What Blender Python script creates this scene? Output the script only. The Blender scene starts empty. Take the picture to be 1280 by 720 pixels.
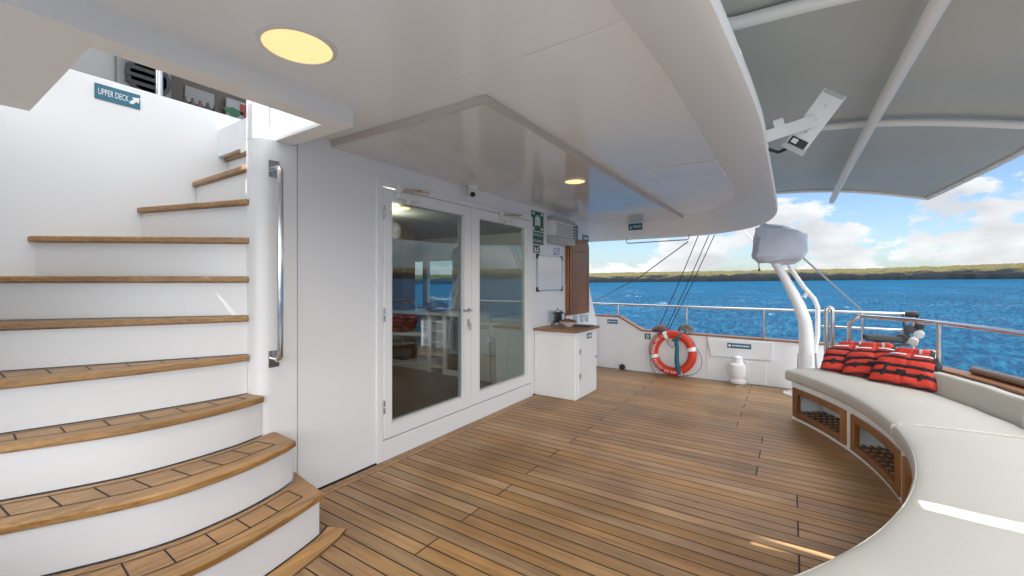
import bpy, bmesh, math, random
import numpy as np
from mathutils import Vector, Matrix, Euler
random.seed(7)
SC = bpy.context.scene
COL = SC.collection
R = math.radians
PI = math.pi

# ------------------------------------------------------------------ camera, sky, sun, exposure
H = 1.35                                   # eye height above the deck
cam = bpy.data.cameras.new('camera'); co = bpy.data.objects.new('camera', cam); COL.objects.link(co)
co.location = (0, 0, H); co.rotation_euler = (R(90), 0, R(33.29))
cam.sensor_width = 36; cam.lens = 36 * 530 / 1280; cam.shift_y = -8 / 1280
cam.clip_start = 0.05; cam.clip_end = 30000
SC.camera = co

SKY_FILL = 5.8
SUN_DIR = Vector((0.02, -0.47, 0.88)).normalized()        # towards the sun
SUN_EL = math.asin(SUN_DIR.z); SUN_AZ = math.atan2(SUN_DIR.x, SUN_DIR.y)
w = bpy.data.worlds.new('World'); SC.world = w; w.use_nodes = True
nt = w.node_tree; nt.nodes.clear()
def wn(t, **k):
    n = nt.nodes.new(t)
    for a, b in k.items(): setattr(n, a, b)
    return n
out = wn('ShaderNodeOutputWorld'); bg = wn('ShaderNodeBackground'); sky = wn('ShaderNodeTexSky')
sky.sky_type = 'NISHITA'; sky.sun_disc = False; sky.sun_elevation = SUN_EL; sky.sun_rotation = SUN_AZ
sky.air_density = 1.0; sky.dust_density = 1.0; sky.ozone_density = 2.0
bg.inputs['Strength'].default_value = 0.051
tc = wn('ShaderNodeTexCoord')
sep = wn('ShaderNodeSeparateXYZ'); nt.links.new(tc.outputs['Generated'], sep.inputs[0])
def wmath(op, a, b=None, c=None, clamp=False):
    n = wn('ShaderNodeMath', operation=op); n.use_clamp = clamp
    for i, v in enumerate((a, b, c)):
        if v is None: continue
        if isinstance(v, (int, float)): n.inputs[i].default_value = v
        else: nt.links.new(v, n.inputs[i])
    return n.outputs[0]
mp = wn('ShaderNodeMapping'); nt.links.new(tc.outputs['Generated'], mp.inputs[0])
mp.inputs['Scale'].default_value = (1.0, 1.0, 2.1); mp.inputs['Location'].default_value = (0.35, 0.1, 0.0)
n1 = wn('ShaderNodeTexNoise'); n1.inputs['Scale'].default_value = 7.5; n1.inputs['Detail'].default_value = 9; n1.inputs['Roughness'].default_value = 0.56
nt.links.new(mp.outputs[0], n1.inputs['Vector'])
mp2 = wn('ShaderNodeMapping'); nt.links.new(tc.outputs['Generated'], mp2.inputs[0])
mp2.inputs['Scale'].default_value = (1.0, 1.0, 2.1); mp2.inputs['Location'].default_value = (0.35, 0.1, 0.075)
n2 = wn('ShaderNodeTexNoise'); n2.inputs['Scale'].default_value = 7.5; n2.inputs['Detail'].default_value = 5; n2.inputs['Roughness'].default_value = 0.5
nt.links.new(mp2.outputs[0], n2.inputs['Vector'])
# cloud cover thickens towards the horizon, thins overhead
band = wn('ShaderNodeMapRange'); band.inputs[1].default_value = 0.0; band.inputs[2].default_value = 0.27
band.inputs[3].default_value = 0.15; band.inputs[4].default_value = -0.10
nt.links.new(sep.outputs[2], band.inputs[0])
dens = wmath('ADD', n1.outputs[0], band.outputs[0])
cr = wn('ShaderNodeMapRange'); cr.interpolation_type = 'SMOOTHSTEP'
cr.inputs[1].default_value = 0.535; cr.inputs[2].default_value = 0.60
nt.links.new(dens, cr.inputs[0])
shade = wn('ShaderNodeMapRange'); shade.inputs[1].default_value = 0.40; shade.inputs[2].default_value = 0.62
shade.inputs[3].default_value = 1.0; shade.inputs[4].default_value = 0.70
nt.links.new(n2.outputs[0], shade.inputs[0])
cc = wn('ShaderNodeMix', data_type='RGBA', blend_type='MULTIPLY'); cc.inputs[0].default_value = 1
cc.inputs[6].default_value = (5.0, 5.05, 5.15, 1)
nt.links.new(shade.outputs[0], cc.inputs[7])
mixc = wn('ShaderNodeMix', data_type='RGBA')
nt.links.new(wmath('MULTIPLY', cr.outputs[0], 0.92), mixc.inputs[0])
tint = wn('ShaderNodeMix', data_type='RGBA', blend_type='MULTIPLY'); tint.inputs[0].default_value = 1
tint.inputs[7].default_value = (0.68, 0.745, 0.82, 1)
nt.links.new(sky.outputs[0], tint.inputs[6])
nt.links.new(tint.outputs[2], mixc.inputs[6]); nt.links.new(cc.outputs[2], mixc.inputs[7])
# off-view sky half around the sun, brightened as added fill light
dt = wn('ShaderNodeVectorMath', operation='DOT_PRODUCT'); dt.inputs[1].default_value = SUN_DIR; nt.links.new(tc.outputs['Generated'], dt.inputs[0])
gl = wn('ShaderNodeMapRange'); gl.interpolation_type = 'SMOOTHSTEP'; gl.inputs[1].default_value = -0.10; gl.inputs[2].default_value = 0.85; gl.inputs[3].default_value = 1.0; gl.inputs[4].default_value = SKY_FILL
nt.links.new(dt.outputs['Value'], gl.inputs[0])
gcol = wn('ShaderNodeMix', data_type='RGBA'); gcol.inputs[7].default_value = (4.55, 4.6, 4.65, 1)       # fill half whitened so its light stays neutral
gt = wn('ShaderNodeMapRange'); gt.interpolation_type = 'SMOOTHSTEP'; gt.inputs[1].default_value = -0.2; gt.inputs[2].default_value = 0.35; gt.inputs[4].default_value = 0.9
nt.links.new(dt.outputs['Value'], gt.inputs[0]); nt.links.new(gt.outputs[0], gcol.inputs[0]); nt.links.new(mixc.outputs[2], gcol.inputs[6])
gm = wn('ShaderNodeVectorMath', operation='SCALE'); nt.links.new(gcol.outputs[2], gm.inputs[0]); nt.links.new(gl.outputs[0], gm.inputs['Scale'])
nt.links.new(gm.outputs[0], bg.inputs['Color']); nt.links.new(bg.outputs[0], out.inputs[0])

sl = bpy.data.lights.new('sun', 'SUN'); so = bpy.data.objects.new('sun', sl); COL.objects.link(so)
sl.energy = 3.2; sl.angle = R(0.55); sl.color = (1.0, 0.95, 0.87)
so.rotation_euler = SUN_DIR.to_track_quat('Z', 'Y').to_euler(); so.location = (0, -10, 20)
SC.view_settings.view_transform = 'Standard'; SC.view_settings.look = 'None'
SC.view_settings.gamma = 1; SC.view_settings.exposure = 2.06; SC.view_settings.use_curve_mapping = False
SC.render.engine = 'CYCLES'
SC.cycles.use_denoising = True
SC.cycles.max_bounces = 10; SC.cycles.diffuse_bounces = 6; SC.cycles.glossy_bounces = 5; SC.cycles.transmission_bounces = 8
SC.cycles.sample_clamp_indirect = 6

# ------------------------------------------------------------------ where a line of sight meets a real plane
CR = (math.cos(R(33.29)), math.sin(R(33.29)))
def at(px, py, x=None, y=None, z=None):
    u = (px - 640) / 530; v = (352 - py) / 530
    dx = u * CR[0] - CR[1]; dy = u * CR[1] + CR[0]
    if x is not None: d = x / dx
    elif y is not None: d = y / dy
    else: d = (z - H) / v
    return Vector((dx * d, dy * d, H + v * d))

# ------------------------------------------------------------------ materials
def mat(name, col, rough=0.5, metal=0.0, spec=0.5, bump=0.0, bscale=30, var=0.0, vscale=3.0, coat=0.0, emit=None, estr=0.0, rvar=0.0, stretch=(1, 1, 1)):
    m = bpy.data.materials.new(name); m.use_nodes = True
    t = m.node_tree; b = t.nodes['Principled BSDF']
    b.inputs['Base Color'].default_value = (*col, 1); b.inputs['Roughness'].default_value = rough
    b.inputs['Metallic'].default_value = metal; b.inputs['Specular IOR Level'].default_value = spec
    b.inputs['Coat Weight'].default_value = coat; b.inputs['Coat Roughness'].default_value = 0.08
    tcn = t.nodes.new('ShaderNodeTexCoord'); mpn = t.nodes.new('ShaderNodeMapping')
    mpn.inputs['Scale'].default_value = stretch; t.links.new(tcn.outputs['Object'], mpn.inputs[0])
    if var > 0 or rvar > 0:
        n = t.nodes.new('ShaderNodeTexNoise'); n.inputs['Scale'].default_value = vscale; n.inputs['Detail'].default_value = 6
        t.links.new(mpn.outputs[0], n.inputs['Vector'])
        if var > 0:
            r = t.nodes.new('ShaderNodeValToRGB'); r.color_ramp.elements[0].position = 0.3; r.color_ramp.elements[1].position = 0.7
            r.color_ramp.elements[0].color = tuple(c * (1 - var) for c in col) + (1,)
            r.color_ramp.elements[1].color = tuple(min(1, c * (1 + var)) for c in col) + (1,)
            t.links.new(n.outputs[0], r.inputs[0]); t.links.new(r.outputs[0], b.inputs['Base Color'])
        if rvar > 0:
            q = t.nodes.new('ShaderNodeMapRange'); q.inputs[1].default_value = 0.3; q.inputs[2].default_value = 0.7
            q.inputs[3].default_value = max(0.02, rough - rvar); q.inputs[4].default_value = rough + rvar
            t.links.new(n.outputs[0], q.inputs[0]); t.links.new(q.outputs[0], b.inputs['Roughness'])
    if bump > 0:
        n = t.nodes.new('ShaderNodeTexNoise'); n.inputs['Scale'].default_value = bscale; n.inputs['Detail'].default_value = 4
        t.links.new(mpn.outputs[0], n.inputs['Vector'])
        u = t.nodes.new('ShaderNodeBump'); u.inputs['Strength'].default_value = bump; u.inputs['Distance'].default_value = 0.03 if bump >= 1 else 0.01
        t.links.new(n.outputs[0], u.inputs['Height']); t.links.new(u.outputs[0], b.inputs['Normal'])
    if emit:
        b.inputs['Emission Color'].default_value = (*emit, 1); b.inputs['Emission Strength'].default_value = estr
    return m

WHITE = mat('white_gelcoat', (0.80, 0.81, 0.82), 0.32, bump=0.03, bscale=1.6)
WALLW = mat('white_paint', (0.80, 0.81, 0.83), 0.35, bump=0.02, bscale=2)
FRAMEW = mat('white_door_paint', (0.80, 0.81, 0.83), 0.30, bump=0.04, bscale=8)
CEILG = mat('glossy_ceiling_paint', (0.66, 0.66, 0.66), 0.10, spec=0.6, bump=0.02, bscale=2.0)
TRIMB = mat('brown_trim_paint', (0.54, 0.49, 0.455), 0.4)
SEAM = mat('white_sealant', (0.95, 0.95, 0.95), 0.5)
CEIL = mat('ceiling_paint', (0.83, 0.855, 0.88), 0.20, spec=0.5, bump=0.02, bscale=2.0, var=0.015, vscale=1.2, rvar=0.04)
LIPB = mat('cream_paint', (0.88, 0.88, 0.87), 0.35, bump=0.03, bscale=4)
CAULK = mat('black_caulk', (0.012, 0.011, 0.010), 0.6)
STEEL = mat('stainless_steel', (0.62, 0.62, 0.62), 0.16, metal=1.0, bump=0.03, bscale=20, rvar=0.08, vscale=9)
BRUSH = mat('brushed_metal', (0.55, 0.55, 0.54), 0.35, metal=1.0)
BLACKP = mat('black_plastic', (0.015, 0.015, 0.017), 0.35)
DARK = mat('dark_rubber', (0.03, 0.03, 0.032), 0.6)
WHITEP = mat('white_plastic', (0.75, 0.75, 0.73), 0.35, bump=0.05, bscale=30)
GREYP = mat('grey_plastic', (0.42, 0.43, 0.42), 0.35)
TEAL = mat('teal_sign', (0.010, 0.13, 0.20), 0.35)
TEALT = mat('teal_strap', (0.012, 0.12, 0.17), 0.75, bump=0.4, bscale=200)
GREEN = mat('green_sign', (0.012, 0.11, 0.06), 0.35)
SIGNW = mat('sign_white', (0.78, 0.79, 0.80), 0.4)
BLUES = mat('blue_print', (0.16, 0.24, 0.55), 0.4)
CUSH = mat('cream_vinyl', (0.50, 0.475, 0.415), 0.58, bump=0.30, bscale=5, var=0.03, vscale=2.5, rvar=0.06)
CANVAS = mat('grey_canvas', (0.44, 0.45, 0.41), 0.36, spec=0.5, bump=0.12, bscale=4, var=0.05, vscale=1.3)
COVER = mat('skyshade_canvas_cover', (0.56, 0.61, 0.70), 0.7, bump=1.0, bscale=5, var=0.05, vscale=6)  # blue of sky-lit shade worked into the white cloth colour
ORANGE = mat('orange_fabric', (0.50, 0.030, 0.012), 0.65, bump=0.5, bscale=26, var=0.10, vscale=9)
WEB = mat('dark_webbing', (0.012, 0.010, 0.018), 0.8, bump=0.3, bscale=160)
REFL = mat('reflective_tape', (0.85, 0.86, 0.87), 0.35)
BUOYR = mat('buoy_orange', (0.62, 0.040, 0.012), 0.45, bump=0.12, bscale=40, var=0.10, vscale=9)
ROPE = mat('rope', (0.22, 0.20, 0.18), 0.9, bump=0.8, bscale=120, var=0.3, vscale=40)
DROPE = mat('dark_rope', (0.045, 0.045, 0.05), 0.9, bump=0.5, bscale=120)
BROWNL = mat('brown_leather', (0.10, 0.035, 0.025), 0.6, bump=0.3, bscale=25)
INFLOOR = mat('brown_floor', (0.085, 0.055, 0.038), 0.30, var=0.25, vscale=5, stretch=(1, 6, 1))
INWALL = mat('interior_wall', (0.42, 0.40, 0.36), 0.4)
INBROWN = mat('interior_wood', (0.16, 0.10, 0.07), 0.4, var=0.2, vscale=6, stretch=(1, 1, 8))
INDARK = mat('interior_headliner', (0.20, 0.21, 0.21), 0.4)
NUTS = mat('nuts', (0.20, 0.07, 0.03), 0.6, var=0.4, vscale=60)
CHINA = mat('china', (0.78, 0.77, 0.74), 0.15)
LAMP = mat('lamp_disc', (0.9, 0.8, 0.6), 0.4, emit=(1.0, 0.62, 0.22), estr=0.235)
LAMP2 = mat('lamp_disc_bright', (0.9, 0.8, 0.6), 0.4, emit=(1.0, 0.70, 0.28), estr=0.30)

def glass(name, col, rough=0.0, refl=0.04):
    m = bpy.data.materials.new(name); m.use_nodes = True; t = m.node_tree
    t.nodes.clear()
    o = t.nodes.new('ShaderNodeOutputMaterial'); mx = t.nodes.new('ShaderNodeMixShader')
    tr = t.nodes.new('ShaderNodeBsdfTransparent'); gl = t.nodes.new('ShaderNodeBsdfGlossy'); fr = t.nodes.new('ShaderNodeLayerWeight'); fr.inputs['Blend'].default_value = 0.5
    pw = t.nodes.new('ShaderNodeMath'); pw.operation = 'POWER'; pw.inputs[1].default_value = 4.0; t.links.new(fr.outputs['Facing'], pw.inputs[0])
    tr.inputs['Color'].default_value = (*col, 1)
    gl.inputs['Color'].default_value = (0.9, 0.95, 1, 1); gl.inputs['Roughness'].default_value = rough
    ml = t.nodes.new('ShaderNodeMath'); ml.operation = 'MULTIPLY_ADD'; ml.inputs[1].default_value = 0.85; ml.inputs[2].default_value = refl; ml.use_clamp = True
    t.links.new(pw.outputs[0], ml.inputs[0])
    t.links.new(ml.outputs[0], mx.inputs[0]); t.links.new(tr.outputs[0], mx.inputs[1]); t.links.new(gl.outputs[0], mx.inputs[2])
    t.links.new(mx.outputs[0], o.inputs[0])
    return m
GLASS = glass('tinted_glass', (0.66, 0.72, 0.72), refl=0.085)
CLEAR = glass('clear_glass', (0.85, 0.9, 0.92))

def teak(name, base, island=True, along='X', scale=1.0, wet=0.36):
    m = bpy.data.materials.new(name); m.use_nodes = True; t = m.node_tree; b = t.nodes['Principled BSDF']
    def N(k): return t.nodes.new(k)
    L = t.links.new
    tcn = N('ShaderNodeTexCoord'); mpn = N('ShaderNodeMapping'); L(tcn.outputs['Object'], mpn.inputs[0])
    s = {'X': (1.1, 26, 26), 'Y': (26, 1.1, 26), 'Z': (26, 26, 1.1)}[along]
    mpn.inputs['Scale'].default_value = tuple(k * scale for k in s)
    geo = N('ShaderNodeNewGeometry')
    ad = N('ShaderNodeVectorMath'); ad.operation = 'ADD'
    sc = N('ShaderNodeMath'); sc.operation = 'MULTIPLY'; sc.inputs[1].default_value = 37.0
    L(geo.outputs['Random Per Island'], sc.inputs[0]); L(mpn.outputs[0], ad.inputs[0]); L(sc.outputs[0], ad.inputs[1])
    g = N('ShaderNodeTexNoise'); g.inputs['Scale'].default_value = 1.6; g.inputs['Detail'].default_value = 8; g.inputs['Roughness'].default_value = 0.62; g.inputs['Distortion'].default_value = 0.6
    L(ad.outputs[0], g.inputs['Vector'])
    rp = N('ShaderNodeValToRGB'); e = rp.color_ramp.elements
    e[0].position = 0.28; e[0].color = tuple(c * k for c, k in zip(base, (0.50, 0.43, 0.37))) + (1,)
    e[1].position = 0.70; e[1].color = tuple(c * k for c, k in zip(base, (1.28, 1.28, 1.32))) + (1,)
    mm = rp.color_ramp.elements.new(0.5); mm.color = (*base, 1)
    L(g.outputs[0], rp.inputs[0])
    # per-plank tone
    hs = N('ShaderNodeHueSaturation'); L(rp.outputs[0], hs.inputs['Color'])
    mr = N('ShaderNodeMapRange'); mr.inputs[3].default_value = 0.82; mr.inputs[4].default_value = 1.16
    fr = N('ShaderNodeMath'); fr.operation = 'FRACT'; f2 = N('ShaderNodeMath'); f2.operation = 'MULTIPLY'; f2.inputs[1].default_value = 17.3
    L(geo.outputs['Random Per Island'], f2.inputs[0]); L(f2.outputs[0], fr.inputs[0])
    L(geo.outputs['Random Per Island'], mr.inputs[0]); L(mr.outputs[0], hs.inputs['Value'])
    ms = N('ShaderNodeMapRange'); ms.inputs[3].default_value = 0.94; ms.inputs[4].default_value = 1.12
    L(fr.outputs[0], ms.inputs[0]); L(ms.outputs[0], hs.inputs['Saturation'])
    # worn and stained patches
    st = N('ShaderNodeTexNoise'); st.inputs['Scale'].default_value = 1.5; st.inputs['Detail'].default_value = 7; L(tcn.outputs['Object'], st.inputs['Vector'])
    sr = N('ShaderNodeMapRange'); sr.inputs[1].default_value = 0.42; sr.inputs[2].default_value = 0.68; L(st.outputs[0], sr.inputs[0])
    mx = N('ShaderNodeMix'); mx.data_type = 'RGBA'; mx.blend_type = 'MULTIPLY'; mx.inputs[7].default_value = (0.60, 0.55, 0.52, 1)
    s3 = N('ShaderNodeMath'); s3.operation = 'MULTIPLY'; s3.inputs[1].default_value = 0.85; L(sr.outputs[0], s3.inputs[0]); L(s3.outputs[0], mx.inputs[0])
    L(hs.outputs[0], mx.inputs[6])
    sp = N('ShaderNodeTexVoronoi'); sp.inputs['Scale'].default_value = 2.6; L(tcn.outputs['Object'], sp.inputs['Vector'])
    nz = N('ShaderNodeTexNoise'); nz.inputs['Scale'].default_value = 18; L(tcn.outputs['Object'], nz.inputs['Vector'])
    aa = N('ShaderNodeMath'); aa.operation = 'MULTIPLY_ADD'; aa.inputs[1].default_value = 0.10; L(nz.outputs[0], aa.inputs[0]); L(sp.outputs['Distance'], aa.inputs[2])
    sq = N('ShaderNodeMapRange'); sq.inputs[1].default_value = 0.075; sq.inputs[2].default_value = 0.12; sq.inputs[3].default_value = 0.5; sq.inputs[4].default_value = 0.0
    L(aa.outputs[0], sq.inputs[0])
    m2 = N('ShaderNodeMix'); m2.data_type = 'RGBA'; m2.blend_type = 'MULTIPLY'; m2.inputs[7].default_value = (0.45, 0.38, 0.34, 1)
    L(sq.outputs[0], m2.inputs[0]); L(mx.outputs[2], m2.inputs[6])
    L(m2.outputs[2], b.inputs['Base Color'])
    rr = N('ShaderNodeMapRange'); rr.inputs[3].default_value = wet - 0.07; rr.inputs[4].default_value = wet + 0.2; L(g.outputs[0], rr.inputs[0])
    L(rr.outputs[0], b.inputs['Roughness'])
    bp = N('ShaderNodeBump'); bp.inputs['Strength'].default_value = 0.25; bp.inputs['Distance'].default_value = 0.004
    L(g.outputs[0], bp.inputs['Height']); L(bp.outputs[0], b.inputs['Normal'])
    return m
TEAK = teak('teak_deck', (0.375, 0.228, 0.110))
TEAKY = teak('teak_tread', (0.41, 0.240, 0.100), along='Y', wet=0.34)
TEAKF = teak('teak_varnished', (0.30, 0.125, 0.035), along='Z', scale=0.8, wet=0.30)
TEAKC = teak('teak_cap', (0.28, 0.13, 0.055), scale=0.7, wet=0.38)

# ------------------------------------------------------------------ mesh builder
WORLD = {}
class MB:
    def __init__(s): s.bm = bmesh.new(); s.m = 0
    def face(s, pts):
        f = s.bm.faces.new([s.bm.verts.new(p) for p in pts]); f.material_index = s.m; return f
    def _mesh(s, vs, fs):
        v = [s.bm.verts.new(p) for p in vs]
        for f in fs:
            try: q = s.bm.faces.new([v[i] for i in f]); q.material_index = s.m
            except ValueError: pass
        return v
    def box(s, x0, x1, y0, y1, z0, z1):
        return s._mesh([(x0, y0, z0), (x1, y0, z0), (x1, y1, z0), (x0, y1, z0), (x0, y0, z1), (x1, y0, z1), (x1, y1, z1), (x0, y1, z1)],
                [(0, 3, 2, 1), (4, 5, 6, 7), (0, 1, 5, 4), (1, 2, 6, 5), (2, 3, 7, 6), (3, 0, 4, 7)])
    def obox(s, c, ax, ay, az, hx, hy, hz):
        c = Vector(c); ax = Vector(ax).normalized(); ay = Vector(ay).normalized(); az = Vector(az).normalized()
        P = [c + ax * (i * hx) + ay * (j * hy) + az * (k * hz) for k in (-1, 1) for i, j in ((-1, -1), (1, -1), (1, 1), (-1, 1))]
        return s._mesh(P, [(0, 3, 2, 1), (4, 5, 6, 7), (0, 1, 5, 4), (1, 2, 6, 5), (2, 3, 7, 6), (3, 0, 4, 7)])
    def prism(s, poly, z0, z1, f=None):
        f = f or (lambda a, b, c: (a, b, c)); n = len(poly)
        vs = [f(a, b, z0) for a, b in poly] + [f(a, b, z1) for a, b in poly]
        fs = [tuple(range(n))[::-1], tuple(range(n, 2 * n))] + [(i, (i + 1) % n, n + (i + 1) % n, n + i) for i in range(n)]
        return s._mesh(vs, fs)
    def tube(s, pts, r, seg=10, caps=True, closed=False):
        pts = [Vector(p) for p in pts]; n = len(pts)
        rs = r if isinstance(r, (list, tuple)) else [r] * n
        rings = []; prev = None
        for i, p in enumerate(pts):
            if closed: t = pts[(i + 1) % n] - pts[i - 1]
            else: t = pts[min(i + 1, n - 1)] - pts[max(i - 1, 0)]
            t.normalize()
            if prev is None:
                a = Vector((0, 0, 1)) if abs(t.z) < 0.9 else Vector((1, 0, 0))
                u = t.cross(a).normalized()
            else:
                u = (prev - t * prev.dot(t)).normalized()
            prev = u; v = t.cross(u)
            rings.append([s.bm.verts.new(p + (u * math.cos(k * 2 * PI / seg) + v * math.sin(k * 2 * PI / seg)) * rs[i]) for k in range(seg)])
        for i in range(n if closed else n - 1):
            A = rings[i]; B = rings[(i + 1) % n]
            for k in range(seg):
                q = s.bm.faces.new((A[k], A[(k + 1) % seg], B[(k + 1) % seg], B[k])); q.material_index = s.m
        if caps and not closed:
            for Q in (rings[0][::-1], rings[-1]):
                q = s.bm.faces.new(Q); q.material_index = s.m
    def lathe(s, prof, c=(0, 0, 0), axis=(0, 0, 1), seg=32, cap=True):
        c = Vector(c); ax = Vector(axis).normalized(); a = Vector((1, 0, 0)) if abs(ax.x) < 0.9 else Vector((0, 1, 0))
        u = ax.cross(a).normalized(); v = ax.cross(u); rings = []
        for r, h in prof:
            rings.append([s.bm.verts.new(c + ax * h + (u * math.cos(k * 2 * PI / seg) + v * math.sin(k * 2 * PI / seg)) * max(r, 1e-4)) for k in range(seg)])
        for A, B in zip(rings, rings[1:]):
            for k in range(seg):
                q = s.bm.faces.new((A[k], A[(k + 1) % seg], B[(k + 1) % seg], B[k])); q.material_index = s.m
        if cap:
            for Q in (rings[0][::-1], rings[-1]):
                q = s.bm.faces.new(Q); q.material_index = s.m
    def grid(s, rows):
        V = [[s.bm.verts.new(p) for p in r] for r in rows]
        for A, B in zip(V, V[1:]):
            for k in range(len(A) - 1):
                q = s.bm.faces.new((A[k], A[k + 1], B[k + 1], B[k])); q.material_index = s.m
        return V
    def strip(s, pts, wd, up=(0, 0, 1), closed=False):
        """flat ribbon of width wd along pts, lying in the plane whose normal is up"""
        pts = [Vector(p) for p in pts]; up = Vector(up); n = len(pts); L = []
        for i, p in enumerate(pts):
            if closed: t = pts[(i + 1) % n] - pts[i - 1]
            else: t = pts[min(i + 1, n - 1)] - pts[max(i - 1, 0)]
            sd = up.cross(t).normalized() * wd / 2
            L.append((s.bm.verts.new(p - sd), s.bm.verts.new(p + sd)))
        for i in range(n if closed else n - 1):
            a, b = L[i]; c, d = L[(i + 1) % n]
            q = s.bm.faces.new((a, c, d, b)); q.material_index = s.m
    def build(s, name, mats, parent=None, bevel=0.0, seg=2, smooth=True, angle=35, recalc=True, solid=0.0, sub=0):
        bm = s.bm
        if recalc: bmesh.ops.recalc_face_normals(bm, faces=bm.faces)
        if parent is not None: off = WORLD.get(parent.name, Vector())
        else:
            xs = [v.co for v in bm.verts]
            off = Vector(((min(v.x for v in xs) + max(v.x for v in xs)) / 2, (min(v.y for v in xs) + max(v.y for v in xs)) / 2, min(v.z for v in xs)))
        for v in bm.verts: v.co -= off
        me = bpy.data.meshes.new(name); bm.to_mesh(me); bm.free()
        if not isinstance(mats, (list, tuple)): mats = [mats]
        for m in mats: me.materials.append(m)
        if smooth:
            me.polygons.foreach_set('use_smooth', [True] * len(me.polygons)); me.set_sharp_from_angle(angle=R(angle))
        o = bpy.data.objects.new(name, me); COL.objects.link(o)
        if parent is not None: o.parent = parent; WORLD[o.name] = off
        else: o.location = off; WORLD[o.name] = off
        if solid:
            md = o.modifiers.new('solid', 'SOLIDIFY'); md.thickness = solid; md.offset = 0
        if bevel:
            md = o.modifiers.new('bevel', 'BEVEL'); md.width = bevel; md.segments = seg; md.limit_method = 'ANGLE'; md.angle_limit = R(40)
            md.harden_normals = True
        if sub:
            md = o.modifiers.new('sub', 'SUBSURF'); md.levels = sub; md.render_levels = sub
        return o
def tag(o, label=None, cat=None, group=None, kind=None):
    if label: o['label'] = label
    if cat: o['category'] = cat
    if group: o['group'] = group
    if kind: o['kind'] = kind
    return o
def thing(name, loc, label, cat, group=None):
    o = bpy.data.objects.new(name, None); COL.objects.link(o); o.location = loc; o.empty_display_size = 0.1
    WORLD[o.name] = Vector(loc); return tag(o, label, cat, group)
def copy_tree(o, loc, label=None, rot=None):
    r = o.copy(); COL.objects.link(r); r.location = loc
    if rot is not None: r.rotation_euler = rot
    if label: r['label'] = label
    WORLD[r.name] = Vector(loc)
    for ch in [c for c in COL.objects if c.parent == o]:
        c = ch.copy(); COL.objects.link(c); c.parent = r
        for g in [c2 for c2 in COL.objects if c2.parent == ch]:
            d = g.copy(); COL.objects.link(d); d.parent = c
    return r
def text_into(mb, s, size, org, ex, ey, depth=0.0015, center=True, fit=None):
    """lettering as real faces; org = centre, ex = reading direction, ey = up direction"""
    cu = bpy.data.curves.new('lettering', 'FONT'); cu.body = s; cu.size = size; cu.resolution_u = 3
    cu.align_x = 'CENTER' if center else 'LEFT'; cu.align_y = 'CENTER'
    to = bpy.data.objects.new('lettering', cu); COL.objects.link(to)
    dg = bpy.context.evaluated_depsgraph_get(); me = bpy.data.meshes.new_from_object(to.evaluated_get(dg))
    ex = Vector(ex).normalized(); ey = Vector(ey).normalized(); ez = ex.cross(ey); org = Vector(org)
    wdt = max(v.co.x for v in me.vertices) - min(v.co.x for v in me.vertices)
    fx_ = fit / wdt if fit else 1.0
    vs = [mb.bm.verts.new(org + ex * v.co.x * fx_ + ey * v.co.y + ez * depth) for v in me.vertices]
    for p in me.polygons:
        try: f = mb.bm.faces.new([vs[i] for i in p.vertices]); f.material_index = mb.m
        except ValueError: pass
    bpy.data.objects.remove(to); bpy.data.curves.remove(cu); bpy.data.meshes.remove(me)

XW = -2.56; BY = 6.40
CX, CY = -2.5, 3.25                       # centre of the curved stern
def pol(r, deg, z=0): return Vector((CX + r * math.cos(R(deg)), CY + r * math.sin(R(deg)), z))

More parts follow.
